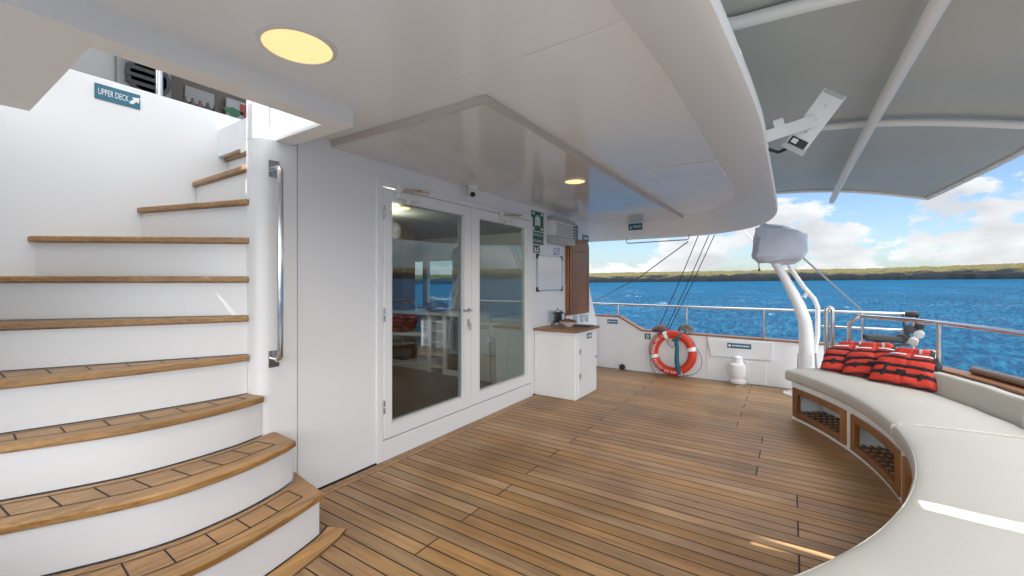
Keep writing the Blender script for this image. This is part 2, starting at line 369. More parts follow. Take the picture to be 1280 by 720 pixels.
# ------------------------------------------------------------------ sea
def make_sea():
    rng = np.random.default_rng(3)
    az = np.concatenate([np.arange(-180, -34, 1.5), np.arange(-34, 24, 0.075), np.arange(24, 180.1, 1.5)])
    rad = [9.0]
    while rad[-1] < 420: rad.append(rad[-1] * 1.0068)
    while rad[-1] < 9000: rad.append(rad[-1] * 1.15)
    rad = np.array(rad)
    A, Rr = np.meshgrid(np.radians(az), rad)
    X = Rr * np.sin(A); Y = Rr * np.cos(A); Z = np.zeros_like(X)
    spacing = np.maximum(Rr * 0.0068, 0.02)
    for i in range(110):
        lam = 0.45 * (22 / 0.45) ** rng.random()
        th = R(35) + rng.normal() * 0.55; k = 2 * PI / lam
        ph = k * (X * math.cos(th) + Y * math.sin(th)) + rng.random() * 2 * PI
        a = 0.0062 * lam ** 0.85 * (0.6 + 0.8 * rng.random())
        fade = np.clip((lam / spacing - 2.5) / 3, 0, 1)
        Z += a * fade * (1 - 2 * np.abs(np.sin(ph / 2)) ** 1.3 if i % 3 == 0 else np.sin(ph))
    ni, nj = X.shape
    me = bpy.data.meshes.new('sea')
    co_ = np.stack([X, Y, Z], -1).reshape(-1, 3)
    idx = np.arange(ni * nj).reshape(ni, nj)
    q = np.stack([idx[:-1, :-1], idx[1:, :-1], idx[1:, 1:], idx[:-1, 1:]], -1).reshape(-1, 4)
    me.vertices.add(len(co_)); me.vertices.foreach_set('co', co_.ravel())
    me.loops.add(q.size); me.loops.foreach_set('vertex_index', q.ravel().astype(np.int32))
    me.polygons.add(len(q)); me.polygons.foreach_set('loop_start', np.arange(0, q.size, 4, dtype=np.int32))
    me.polygons.foreach_set('loop_total', np.full(len(q), 4, dtype=np.int32))
    me.update(calc_edges=True); me.validate()
    me.polygons.foreach_set('use_smooth', [True] * len(me.polygons))
    m = bpy.data.materials.new('sea_water'); m.use_nodes = True; t = m.node_tree; b = t.nodes['Principled BSDF']; L = t.links.new
    N = t.nodes.new
    tcn = N('ShaderNodeTexCoord'); mpn = N('ShaderNodeMapping'); mpn.inputs['Rotation'].default_value = (0, 0, R(-35)); mpn.inputs['Scale'].default_value = (1.5, 0.55, 1)
    L(tcn.outputs['Object'], mpn.inputs[0])
    a = N('ShaderNodeTexNoise'); a.inputs['Scale'].default_value = 2.2; a.inputs['Detail'].default_value = 8; a.inputs['Roughness'].default_value = 0.6; L(mpn.outputs[0], a.inputs['Vector'])
    bp = N('ShaderNodeBump'); bp.inputs['Strength'].default_value = 1.0; bp.inputs['Distance'].default_value = 0.45; L(a.outputs[0], bp.inputs['Height'])
    big = N('ShaderNodeTexNoise'); big.inputs['Scale'].default_value = 0.045; big.inputs['Detail'].default_value = 5
    m3 = N('ShaderNodeMapping'); m3.inputs['Scale'].default_value = (1, 0.35, 1); L(tcn.outputs['Object'], m3.inputs[0]); L(m3.outputs[0], big.inputs['Vector'])
    rp = N('ShaderNodeValToRGB'); rp.color_ramp.elements[0].position = 0.35; rp.color_ramp.elements[1].position = 0.7
    rp.color_ramp.elements[0].color = (0.0004, 0.014, 0.042, 1); rp.color_ramp.elements[1].color = (0.0008, 0.028, 0.070, 1)
    L(big.outputs[0], rp.inputs[0])
    # lighter, greener water in fine noise patches
    cf = N('ShaderNodeTexNoise'); cf.inputs['Scale'].default_value = 1.9; cf.inputs['Detail'].default_value = 9; cf.inputs['Roughness'].default_value = 0.74; L(mpn.outputs[0], cf.inputs['Vector'])
    cr2 = N('ShaderNodeMapRange'); cr2.inputs[1].default_value = 0.44; cr2.inputs[2].default_value = 0.64; L(cf.outputs[0], cr2.inputs[0])
    pale_water = N('ShaderNodeMix'); pale_water.data_type = 'RGBA'; L(cr2.outputs[0], pale_water.inputs[0]); L(rp.outputs[0], pale_water.inputs[6]); pale_water.inputs[7].default_value = (0.003, 0.054, 0.098, 1)
    # foam flecks on the crests
    sx = N('ShaderNodeSeparateXYZ'); L(tcn.outputs['Object'], sx.inputs[0])
    fo = N('ShaderNodeTexNoise'); fo.inputs['Scale'].default_value = 1.3; fo.inputs['Detail'].default_value = 9; fo.inputs['Roughness'].default_value = 0.7; L(mpn.outputs[0], fo.inputs['Vector'])
    am = N('ShaderNodeMath'); am.operation = 'MULTIPLY_ADD'; am.inputs[1].default_value = 0.42; L(sx.outputs[2], am.inputs[0]); L(fo.outputs[0], am.inputs[2])
    fr = N('ShaderNodeMapRange'); fr.inputs[1].default_value = 0.79; fr.inputs[2].default_value = 0.90; L(am.outputs[0], fr.inputs[0])
    mx = N('ShaderNodeMix'); mx.data_type = 'RGBA'; L(fr.outputs[0], mx.inputs[0]); L(pale_water.outputs[2], mx.inputs[6]); mx.inputs[7].default_value = (0.35, 0.42, 0.46, 1)
    L(mx.outputs[2], b.inputs['Base Color']); L(bp.outputs[0], b.inputs['Normal'])
    b.inputs['Roughness'].default_value = 0.6; b.inputs['IOR'].default_value = 1.33; b.inputs['Specular IOR Level'].default_value = 0.0
    gl_ = N('ShaderNodeBsdfGlossy'); gl_.inputs['Roughness'].default_value = 0.10; L(bp.outputs[0], gl_.inputs['Normal'])
    fz_ = N('ShaderNodeFresnel'); fz_.inputs['IOR'].default_value = 1.33; L(bp.outputs[0], fz_.inputs['Normal'])
    mn = N('ShaderNodeMath'); mn.operation = 'MULTIPLY'; mn.inputs[1].default_value = 0.095; L(fz_.outputs[0], mn.inputs[0])
    sm = N('ShaderNodeMixShader'); L(mn.outputs[0], sm.inputs[0]); L(b.outputs[0], sm.inputs[1]); L(gl_.outputs[0], sm.inputs[2]); L(sm.outputs[0], t.nodes['Material Output'].inputs[0])
    me.materials.append(m)
    o = bpy.data.objects.new('sea', me); COL.objects.link(o); tag(o, kind='structure')
    return o
WATER = -2.3
TILT = Matrix.Rotation(R(-0.60), 4, Vector((-CR[1], CR[0], 0))) @ Matrix.Rotation(R(-0.10), 4, Vector((CR[0], CR[1], 0)))      # the boat lists a little: sea and land lean against its frame
sea = make_sea(); sea.matrix_world = Matrix.Translation((0, 0, WATER)) @ TILT

# ------------------------------------------------------------------ the low island
def make_coast():
    from mathutils import noise
    az0, az1, n, m = -75, 85, 1500, 46
    V = []
    for j in range(m + 1):
        t = j / m; row = []
        for i in range(n + 1):
            a = R(az0 + (az1 - az0) * i / n)
            shore = 1250 + 260 * noise.noise((a * 3.1, 0.3, 0)) + 60 * noise.noise((a * 14, 2, 0)) + 16 * noise.noise((a * 70, 5, 0)) - 170 * math.sin(a)
            r = shore + 1500 * t ** 1.5
            hgt = 50 * min(1, t * 1.05) ** 0.8
            hgt *= 1 + 0.10 * noise.noise((a * 5, t * 2, 7))
            x, y = r * math.sin(a), r * math.cos(a)
            cliff = min(1, j / 2.0)
            z = -3 + cliff * (7.5 + 3.2 * noise.noise((a * 60, 1, 3)) + 1.2 * noise.noise((a * 260, 1, 3))) + hgt
            if j >= 2:
                z += 2.4 * noise.fractal((x * 0.02, y * 0.02, 0), 1.0, 2.0, 5) + 2.6 * abs(noise.noise((x * 0.07, y * 0.07, 1))) + 1.6 * noise.noise((x * 0.2, y * 0.2, 4))
            row.append((x, y, z))
        V.append(row)
    mb = MB(); mb.grid(V)
    mt = bpy.data.materials.new('scrubland'); mt.use_nodes = True; t = mt.node_tree; b = t.nodes['Principled BSDF']; L = t.links.new; N = t.nodes.new
    tcn = N('ShaderNodeTexCoord')
    mq = N('ShaderNodeMapping'); mq.inputs['Scale'].default_value = (1, 1, 4); L(tcn.outputs['Object'], mq.inputs[0])
    a = N('ShaderNodeTexNoise'); a.inputs['Scale'].default_value = 0.11; a.inputs['Detail'].default_value = 10; a.inputs['Roughness'].default_value = 0.78; L(mq.outputs[0], a.inputs['Vector'])
    rp = N('ShaderNodeValToRGB'); e = rp.color_ramp.elements
    e[0].position = 0.36; e[0].color = (0.020, 0.028, 0.012, 1); e[1].position = 0.66; e[1].color = (0.135, 0.108, 0.045, 1)
    q = e.new(0.50); q.color = (0.048, 0.043, 0.018, 1)
    L(a.outputs[0], rp.inputs[0])
    sx = N('ShaderNodeSeparateXYZ'); L(tcn.outputs['Object'], sx.inputs[0])
    nz = N('ShaderNodeTexNoise'); nz.inputs['Scale'].default_value = 0.018; nz.inputs['Detail'].default_value = 6; L(tcn.outputs['Object'], nz.inputs['Vector'])
    md = N('ShaderNodeMath'); md.operation = 'MULTIPLY_ADD'; md.inputs[1].default_value = -40; L(nz.outputs[0], md.inputs[0]); L(sx.outputs[2], md.inputs[2])
    fr = N('ShaderNodeMapRange'); fr.inputs[1].default_value = -1.0; fr.inputs[2].default_value = 5.0; L(md.outputs[0], fr.inputs[0])
    mx = N('ShaderNodeMix'); mx.data_type = 'RGBA'; mx.inputs[6].default_value = (0.004, 0.006, 0.009, 1)
    L(fr.outputs[0], mx.inputs[0]); L(rp.outputs[0], mx.inputs[7]); L(mx.outputs[2], b.inputs['Base Color'])
    b.inputs['Roughness'].default_value = 1; b.inputs['Specular IOR Level'].default_value = 0.1
    bp = N('ShaderNodeBump'); bp.inputs['Strength'].default_value = 1; bp.inputs['Distance'].default_value = 5; L(a.outputs[0], bp.inputs['Height']); L(bp.outputs[0], b.inputs['Normal'])
    o = mb.build('coastline', mt, angle=180); tag(o, kind='structure')
    return o
coast = make_coast()
coast.matrix_world = Matrix.Translation((0, 0, WATER)) @ TILT @ Matrix.Translation(coast.location)

# ------------------------------------------------------------------ hull and deck
def x_max(y): return min(1.32, CX + math.sqrt(max(0.01, 3.86 ** 2 - (y - CY) ** 2))) if y < 5.5 else 1.30
hullp = [(-9, -0.40), (-0.35, -0.40)] + [(pol(3.97, a).x, pol(3.97, a).y) for a in range(-56, 38, 4)] + [(1.42, 6.1), (1.42, BY + 0.12), (-9, BY + 0.12)]
m = MB(); m.prism(hullp, -2.9, -0.06)
tag(m.build('hull', WHITE), 'white hull of the yacht below the teak deck', 'hull')
def make_deck():
    m = MB(); m.m = 1; m.prism([(a, b) for a, b in hullp], -0.055, -0.0012)
    m.m = 0; W = 0.0872; gap = 0.0084
    i = 0; y = -0.36
    base = 1.49
    k0 = math.floor((y - base) / W)
    for k in range(k0, k0 + 90):
        ya = base + k * W; yb = ya + W - gap
        if yb > BY - 0.02: break
        if ya < -0.36: continue
        pair = (k // 2) % 2
        joints = [-1.55, 1.7, -4.9] if pair == 0 else [0.035, -3.2]
        if pair == 1 and ya > 3.3: joints = [-0.20 if ya < 4.2 else -0.42, -3.2]
        xa = -6.0; xb = x_max((ya + yb) / 2)
        if ya > 1.42 and ya < 6.02: xa = XW + 0.105
        elif ya <= 1.42: xa = -4.0
        cuts = sorted([j for j in joints if xa + 0.1 < j < xb - 0.1]); xs = [xa] + cuts + [xb]
        for a, b in zip(xs, xs[1:]):
            m.box(a + (gap / 2 if a != xa else 0), b - gap / 2, ya, yb, -0.03, 0.0)
    # margin board along the cabin front
    m.box(XW + 0.012, XW + 0.055, 1.40, 5.98, -0.03, 0.0005)
    m.box(XW + 0.060, XW + 0.100, 1.40, 5.98, -0.03, 0.0005)
    o = m.build('deck', [TEAK, CAULK], smooth=False); tag(o, kind='structure')
make_deck()

# ------------------------------------------------------------------ cabin: wall, interior, stairwell
Y0, Y1 = 1.45, 6.0
DY0, DY1, DZ = 2.067, 4.33, 2.115
cab = thing('cabin_wall', (XW, 4, 0), 'smooth white cabin wall around the glass double door', 'wall')
m = MB(); m.box(XW - 0.08, XW, 1.467, DY0, 0, 2.29); m.box(XW - 0.08, XW, DY1, Y1, 0, 2.29); m.box(XW - 0.08, XW, DY0, DY1, DZ, 2.29)
m.build('wall_panel', WALLW, cab)
m = MB(); m.box(XW, XW + 0.006, 1.47, 5.98, 0.0, 0.010); m.build('black_seam', CAULK, cab, smooth=False)
m = MB(); m.box(XW - 0.0, XW + 0.003, 1.466, 1.472, 0.01, 2.2); m.build('joint_line', GREYP, cab, smooth=False)
# outer corner of the cabin with the flared wing that drops to the bulwark
m = MB(); m.box(-6.6, XW - 0.08, Y1 - 0.08, Y1 - 0.0, 0, 0.86); m.box(-6.6, XW - 0.08, Y1 - 0.08, Y1, 1.74, 2.29)
for a, b in ((-8.0, -7.45), (-6.72, -6.42), (-5.2, -2.64)): m.box(a, b, Y1 - 0.08, Y1, 0.86, 1.74)
m.box(-8.0, -6.6, Y1 - 0.08, Y1, 0, 0.86); m.box(-8.0, -6.6, Y1 - 0.08, Y1, 1.74, 2.29)
m.box(-5.96, -5.84, Y1 - 0.08, Y1, 0.86, 1.74)
m.build('side_wall', WALLW, cab)
def yz(x0): return lambda a, b, c: (c, a, b)
m = MB(); m.prism([(Y1, 0.0), (BY - 0.02, 0.0), (BY - 0.02, 0.74), (6.30, 0.80), (6.18, 1.02), (6.04, 1.30), (Y1, 1.36)], XW - 0.05, XW + 0.0, yz(0))
m.build('wing_panel', WALLW, cab, bevel=0.012)

room = thing('cabin_interior', (-4.8, 4, 0), 'dim saloon shell seen through the glass doors', 'room')
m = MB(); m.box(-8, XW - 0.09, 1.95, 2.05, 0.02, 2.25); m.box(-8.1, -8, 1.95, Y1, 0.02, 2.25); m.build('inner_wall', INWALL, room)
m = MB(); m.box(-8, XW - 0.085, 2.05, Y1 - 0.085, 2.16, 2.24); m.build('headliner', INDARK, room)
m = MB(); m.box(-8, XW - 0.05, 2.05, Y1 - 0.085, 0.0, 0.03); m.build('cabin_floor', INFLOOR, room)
m = MB()
for a, b in ((-7.45, -6.72), (-6.42, -5.96), (-5.84, -5.2)): m.box(a, b, Y1 - 0.05, Y1 - 0.04, 0.86, 1.74)
m.build('window_pane', CLEAR, room)
m = MB(); m.box(-5.3, -5.05, 4.6, 4.85, 0.03, 2.16); m.build('inner_pillar', INBROWN, room)
m = MB(); m.lathe([(0.10, 0), (0.10, -0.01)], (-3.55, 3.2, 2.158), seg=24); m.build('inner_lamp', LAMP2, room)
l = bpy.data.lights.new('inner_lamp_light', 'POINT'); l.energy = 9; l.color = (1, 0.86, 0.66); l.shadow_soft_size = 0.1
lo = bpy.data.objects.new('inner_lamp_light', l); COL.objects.link(lo); lo.parent = room; lo.location = Vector((-3.9, 3.4, 1.95)) - Vector((-4.8, 4, 0))

gal = thing('galley_counter', (-4.4, 4.7, 0), 'white open shelf unit and counter inside the cabin', 'counter')
m = MB()
m.box(-5.6, -4.42, 4.55, 5.1, 0.03, 0.12); m.box(-5.6, -4.42, 4.55, 5.1, 0.52, 0.56); m.box(-5.6, -3.3, 4.50, 5.15, 0.86, 0.90)
m.box(-4.44, -4.38, 4.5, 5.1, 0.03, 0.86); m.box(-4.14, -4.08, 4.5, 5.1, 0.03, 0.86)
for z in (0.10, 0.28, 0.45, 0.62, 0.76): m.box(-4.38, -4.14, 4.52, 5.1, z, z + 0.02)
m.box(-4.08, -3.62, 4.5, 5.1, 0.03, 0.10); m.box(-3.62, -3.3, 4.5, 5.1, 0.03, 0.86)
m.box(-5.6, -3.3, 5.1, 5.12, 0.03, 0.86); m.box(-5.6, -5.55, 4.5, 5.1, 0.03, 0.86)
m.build('shelf_unit', FRAMEW, gal, bevel=0.004)
fr = thing('small_fridge', (-3.85, 4.7, 0.1), 'small black fridge under the white counter inside the cabin', 'fridge')
m = MB(); m.box(-4.07, -3.63, 4.53, 5.05, 0.102, 0.84); m.build('fridge_body', BLACKP, fr, bevel=0.01)
m = MB(); m.box(-4.05, -3.65, 4.515, 4.53, 0.12, 0.82); m.build('fridge_door', BLACKP, fr, bevel=0.006)
cb = thing('galley_cupboard', (-3.1, 5.0, 0), 'white cupboard inside the cabin behind the right door pane', 'cupboard')
m = MB(); m.box(-3.25, -2.70, 4.45, 5.6, 0.03, 0.88); m.build('cupboard_body', FRAMEW, cb, bevel=0.006)
m = MB(); m.box(-3.18, -2.98, 4.435, 4.45, 0.10, 0.80); m.box(-2.95, -2.75, 4.435, 4.45, 0.10, 0.80); m.build('cupboard_door', WHITEP, cb, bevel=0.004)
m = MB(); m.lathe([(0.02, 0), (0.16, 0.02), (0.2, 0.07), (0.13, 0.13), (0.02, 0.16)], (-4.5, 4.75, 0.90), seg=20)
tag(m.build('serving_dish', BLUES, bevel=0), 'dark blue covered dish on the counter inside the cabin', 'dish')
# interior seat and table glimpsed low on the left
m = MB(); m.box(-6.6, -5.75, 4.3, 5.2, 0.03, 0.42); m.box(-6.6, -5.75, 5.0, 5.2, 0.42, 0.85)
tag(m.build('saloon_bench', INBROWN, bevel=0.02), 'brown upholstered bench at the back of the cabin', 'bench')

# ------------------------------------------------------------------ glass double door
dd = thing('double_door', (XW, 3.2, 0), 'white framed glass double door in the cabin wall', 'door')
m = MB()
m.box(XW - 0.07, XW + 0.012, DY0, DY0 + 0.055, 0.0, DZ); m.box(XW - 0.07, XW + 0.012, DY1 - 0.05, DY1, 0.0, DZ)
m.box(XW - 0.07, XW + 0.012, DY0 + 0.055, DY1 - 0.05, DZ - 0.05, DZ); m.box(XW - 0.07, XW + 0.012, DY0 + 0.055, DY1 - 0.05, 0.0, 0.155)
m.build('door_frame', FRAMEW, dd, bevel=0.004)
def leaf(ya, yb, ga, gb, label=None):
    zb, zt = 0.165, DZ - 0.058; gz0, gz1 = 0.275, 1.965
    m = MB(); x0, x1 = XW - 0.055, XW + 0.02
    m.box(x0, x1, ya, ga, zb, zt); m.box(x0, x1, gb, yb, zb, zt); m.box(x0, x1, ga, gb, zb, gz0); m.box(x0, x1, ga, gb, gz1, zt)
    lf = m.build('door_leaf', FRAMEW, dd, bevel=0.005)
    m = MB(); m.box(XW - 0.02, XW - 0.012, ga - 0.004, gb + 0.004, gz0 - 0.004, gz1 + 0.004); m.build('pane', GLASS, lf)
    m = MB()
    w_ = 0.012
    m.box(XW + 0.0201, XW + 0.022, ga - w_, ga, gz0 - w_, gz1 + w_); m.box(XW + 0.0201, XW + 0.022, gb, gb + w_, gz0 - w_, gz1 + w_)
    m.box(XW + 0.0201, XW + 0.022, ga, gb, gz0 - w_, gz0); m.box(XW + 0.0201, XW + 0.022, ga, gb, gz1, gz1 + w_)
    m.build('glazing_bead', WHITEP, lf)
    return lf
lf1 = leaf(DY0 + 0.058, 3.165, 2.20, 3.055); lf2 = leaf(3.17, DY1 - 0.053, 3.29, 4.185)
# handle, lock and key on the first leaf
m = MB(); hp = at(585, 385, x=XW + 0.02)
m.lathe([(0.02, 0), (0.02, 0.012)], (XW + 0.02, 3.115, 1.08), axis=(1, 0, 0), seg=16)
m.tube([(XW + 0.03, 3.115, 1.08), (XW + 0.065, 3.115, 1.08), (XW + 0.072, 3.10, 1.08), (XW + 0.072, 2.99, 1.085)], 0.009, 8)
m.build('handle', STEEL, lf1)
m = MB(); m.box(XW + 0.02, XW + 0.026, 3.098, 3.132, 0.93, 1.0); m.tube([(XW + 0.026, 3.115, 0.955), (XW + 0.05, 3.115, 0.955)], 0.006, 8); m.box(XW + 0.045, XW + 0.049, 3.103, 3.127, 0.895, 0.955)
m.build('lock', BRUSH, lf1)
m = MB()
for z in (0.36, 0.60 + 0.45, 1.82):
    for dz in (0, 0.055): m.tube([(XW + 0.022, DY0 + 0.058, z + dz), (XW + 0.022, DY0 + 0.058, z + dz + 0.045)], 0.008, 8)
m.build('hinge', STEEL, dd)
def closer(y, z, s):
    t = thing('door_closer', (XW + 0.02, y, z), 'white door closer arm above the %s pane of the double door' % s, 'door closer', 'door closers over the double door')
    m = MB(); m.box(XW + 0.021, XW + 0.065, y, y + 0.22, z - 0.025, z + 0.025); m.build('closer_body', WHITEP, t, bevel=0.008)
    m = MB(); m.lathe([(0.024, 0), (0.028, 0.02), (0.02, 0.05)], (XW + 0.043, y + 0.02, z + 0.025), seg=16); m.build('pivot', WHITEP, t); m = MB()
    m.lathe([(0.022, 0), (0.018, 0.03)], (XW + 0.043, y + 0.12, z - 0.025), axis=(0, 0, -1), seg=12); m.build('pivot', WHITEP, t)
    m = MB(); m.tube([(XW + 0.043, y + 0.06, z + 0.04), (XW + 0.14, y + 0.25, z + 0.055), (XW + 0.02, y + 0.36, z + 0.06)], 0.007, 6)
    m.tube([(XW + 0.043, y + 0.08, z + 0.06), (XW + 0.12, y + 0.19, z + 0.06)], 0.006, 6); m.build('closer_arm', STEEL, t)
closer(2.23, 2.01, 'left'); closer(3.62, 2.01, 'right')
m = MB(); c = Vector((XW + 0.07, 3.12, 2.245))
t = thing('security_camera', c, 'small white dome security camera under the ceiling above the door', 'camera')
m.lathe([(0.052, 0.0), (0.052, -0.03), (0.042, -0.05)], c, seg=24); m.build('camera_mount', WHITEP, t)
m = MB(); m.lathe([(0.005, -0.052), (0.03, -0.05), (0.046, -0.035), (0.05, -0.01), (0.046, 0.015), (0.03, 0.036), (0.005, 0.04)], c + Vector((0.01, -0.01, -0.065)), axis=(0.5, -0.65, -0.55), seg=24); m.build('camera_ball', WHITEP, t)
m = MB(); cc2 = c + Vector((0.01, -0.01, -0.065)); d = Vector((0.5, -0.65, -0.55)).normalized(); m.lathe([(0.026, 0.033), (0.024, 0.042), (0.005, 0.044)], cc2, axis=d, seg=20); m.build('lens', BLACKP, t)

# ------------------------------------------------------------------ wall signs and fittings right of the doors
def wsign(name, mat_, px0, py0, px1, py1, label, cat, marks=None, x=XW, th=0.004):
    a = at(px0, py0, x=x); b = at(px1, py1, x=x)
    y0_, y1_ = a.y, b.y; zc = None
    mid = (px0 + px1) / 2; zt = at(mid, py0, x=x).z; zb = at(mid, py1, x=x).z
    t = thing(name, (x, (y0_ + y1_) / 2, zb), label, cat)
    m = MB(); m.box(x + 0.0005, x + th, y0_, y1_, zb, zt); m.build('plate', mat_, t)
    if marks:
        m = MB(); marks(m, x + th + 0.001, y0_, y1_, zb, zt); m.build('print', SIGNW, t, smooth=False, recalc=False)
    return t
def disc(m, x, y, z, r, n=14): m.face([(x, y + r * math.cos(2 * PI * i / n), z + r * math.sin(2 * PI * i / n)) for i in range(n)])
def rect(m, x, y0, y1, z0, z1): m.face([(x, y0, z0), (x, y1, z0), (x, y1, z1), (x, y0, z1)])
def muster(m, x, y0, y1, z0, z1):
    w_, h_ = y1 - y0, z1 - z0; P = lambda a, b: (x, y0 + a * w_, z0 + b * h_)
    for a, b in ((0.5, 0.72), (0.36, 0.62), (0.64, 0.62)): disc(m, x, y0 + a * w_, z0 + b * h_, 0.085 * w_)
    for a, b, c_, d_ in ((0.42, 0.58, 0.30, 0.63), (0.28, 0.41, 0.27, 0.53), (0.59, 0.72, 0.27, 0.53)): rect(m, x, y0 + a * w_, y0 + b * w_, z0 + c_ * h_, z0 + d_ * h_)
    for a, b, sa, sb in ((0.08, 0.06, 1, 1), (0.92, 0.06, -1, 1), (0.08, 0.94, 1, -1), (0.92, 0.94, -1, -1)):
        m.face([P(a, b), P(a + sa * 0.2, b), P(a + sa * 0.12, b + sb * 0.05), P(a + sa * 0.2, b + sb * 0.12), P(a + sa * 0.13, b + sb * 0.16), P(a + sa * 0.06, b + sb * 0.08), P(a, b + sb * 0.14)])
wsign('assembly_sign', GREEN, 664, 264.5, 679, 289, 'green assembly point sign with white figures on the cabin wall', 'sign', muster)
def lines(n, margin=0.12):
    def f(m, x, y0, y1, z0, z1):
        w_, h_ = y1 - y0, z1 - z0; rr = random.Random(n)
        for i in range(n):
            zc = z0 + h_ * (i + 0.5) / n; a = y0 + w_ * margin
            while a < y1 - w_ * margin * 1.5:
                l = w_ * rr.uniform(0.07, 0.12); rect(m, x, a, min(a + l, y1 - w_ * margin), zc - h_ * 0.22 / n, zc + h_ * 0.22 / n); a += l + w_ * 0.03
    return f
def words(rows, sz=0.75):
    def f(m, x, y0, y1, z0, z1):
        h_ = (z1 - z0) / len(rows)
        for i, s in enumerate(rows):
            text_into(m, s, h_ * sz, (x, (y0 + y1) / 2, z1 - h_ * (i + 0.5)), (0, 1, 0), (0, 0, 1), 0.0, fit=(y1 - y0) * 0.82)
    return f
wsign('text_sign', GREEN, 664, 290, 679, 305.5, 'green sign of two lines of white text under the assembly point sign', 'sign', words(['PUNTO DE', 'ENCUENTRO'], 0.62))
def arrowmark(m, x, y0, y1, z0, z1):
    w_, h_ = y1 - y0, z1 - z0; P = lambda a, b: (x, y0 + a * w_, z0 + b * h_)
    m.face([P(0.15, 0.15), P(0.4, 0.15), P(0.4, 0.5), P(0.15, 0.85)]); m.face([P(0.5, 0.55), P(0.85, 0.85), P(0.85, 0.55)]); m.face([P(0.5, 0.15), P(0.85, 0.15), P(0.7, 0.45), P(0.5, 0.4)])
wsign('exit_sign', GREEN, 666.5, 306.5, 674.5, 316, 'smallest green sign, directly above the whiteboard', 'sign', arrowmark)
t = wsign('notice_sign', SIGNW, 690.5, 309, 700, 320, 'small white notice with blue symbols above the whiteboard corner', 'sign')
m = MB(); a = at(690.5, 309, x=XW); b = at(700, 320, x=XW); zt = at(695, 309, x=XW).z; zb = at(695, 320, x=XW).z
x_ = XW + 0.0055; dy = (b.y - a.y); dz = zt - zb
m.strip([(x_, a.y + dy * (0.3 + 0.2 * math.cos(q * 0.5)), zb + dz * (0.65 + 0.2 * math.sin(q * 0.5))) for q in range(13)], 0.012, up=(1, 0, 0))
m.strip([(x_, a.y + dy * (0.72 + 0.16 * math.cos(q * 0.5)), zb + dz * (0.35 + 0.2 * math.sin(q * 0.5))) for q in range(13)], 0.012, up=(1, 0, 0))
rect(m, x_, a.y + dy * 0.1, a.y + dy * 0.5, zb + dz * 0.1, zb + dz * 0.3); rect(m, x_, a.y + dy * 0.6, a.y + dy * 0.92, zb + dz * 0.68, zb + dz * 0.9)
m.build('print', BLUES, t, smooth=False, recalc=False)
wsign('upright_sign', TEAL, 716, 281, 722, 299, 'upright dark teal sign over the teak cupboard', 'sign', lines(5, 0.2))
wsign('corner_sign', TEAL, 728, 294, 735.5, 302, 'small teal sign at the outer corner of the cabin wall', 'sign', lines(1, 0.15))
# whiteboard
a = at(671, 321, x=XW); b = at(701, 362, x=XW); zt = at(686, 321, x=XW).z + 0.0; zb = at(686, 362, x=XW).z
wb = thing('whiteboard', (XW, (a.y + b.y) / 2, zb), 'blank whiteboard with black corners on the cabin wall', 'whiteboard')
m = MB(); m.box(XW + 0.001, XW + 0.012, a.y, b.y, zb, zt); m.build('board', mat('board_white', (0.78, 0.80, 0.83), 0.12), wb, bevel=0.002)
m = MB(); f = 0.013
m.box(XW + 0.001, XW + 0.018, a.y - f, a.y, zb - f, zt + f); m.box(XW + 0.001, XW + 0.018, b.y, b.y + f, zb - f, zt + f)
m.box(XW + 0.001, XW + 0.018, a.y, b.y, zt, zt + f); m.box(XW + 0.001, XW + 0.018, a.y, b.y, zb - f, zb); m.build('board_frame', BRUSH, wb)
for yy, s1 in ((a.y, -1), (b.y, 1)):
    for zz, s2 in ((zb, -1), (zt, 1)):
        m = MB(); y0_, y1_ = sorted((yy + s1 * 0.02, yy - s1 * 0.035)); z0_, z1_ = sorted((zz + s2 * 0.02, zz + s2 * 0.0))
        m.box(XW + 0.001, XW + 0.022, y0_, y1_, z0_, z1_)
        y0_, y1_ = sorted((yy + s1 * 0.02, yy)); z0_, z1_ = sorted((zz, zz - s2 * 0.035)); m.box(XW + 0.001, XW + 0.022, y0_, y1_, z0_, z1_)
        m.build('corner_cap', BLACKP, wb, bevel=0.003)
# bulkhead lamp / dryer housing with a curved grey shell
ea = at(684, 285, x=XW); eb = at(712, 285, x=XW); ezt = at(698, 274, x=XW).z; ezb = at(698, 306.5, x=XW).z
hd = thing('wall_heater', (XW, (ea.y + eb.y) / 2, ezb), 'grey box shaped wall unit with grille above the whiteboard', 'wall unit')
def cap_prof(y0, y1, z0, z1, depth):
    m = MB(); n = 8; pts = [(y0, 0.0)] + [(y0 + 0.04 * (1 - math.cos(i * PI / 2 / n)), depth * math.sin(i * PI / 2 / n)) for i in range(1, n + 1)] + \
        [(y1 - 0.04 * (1 - math.cos(i * PI / 2 / n)), depth * math.sin(i * PI / 2 / n)) for i in range(n, 0, -1)] + [(y1, 0.0)]
    m.prism(pts, z0, z1, lambda a, b, c: (XW + b, a, c)); return m
hh = ezt - ezb
cap_prof(ea.y - 0.012, eb.y + 0.012, ezb, ezb + hh * 0.30, 0.095).build('lower_shell', GREYP, hd, bevel=0.01)
cap_prof(ea.y - 0.012, eb.y + 0.012, ezt - hh * 0.16, ezt, 0.095).build('upper_shell', GREYP, hd, bevel=0.01)
cap_prof(ea.y + 0.01, eb.y - 0.01, ezb + hh * 0.30, ezt - hh * 0.16, 0.08).build('grille_body', WHITEP, hd)
m = MB()
for q in range(7):
    z_ = ezb + hh * (0.34 + 0.065 * q); m.box(XW + 0.081, XW + 0.086, ea.y + 0.10, eb.y - 0.06, z_, z_ + hh * 0.03)
m.build('grille', GREYP, hd)

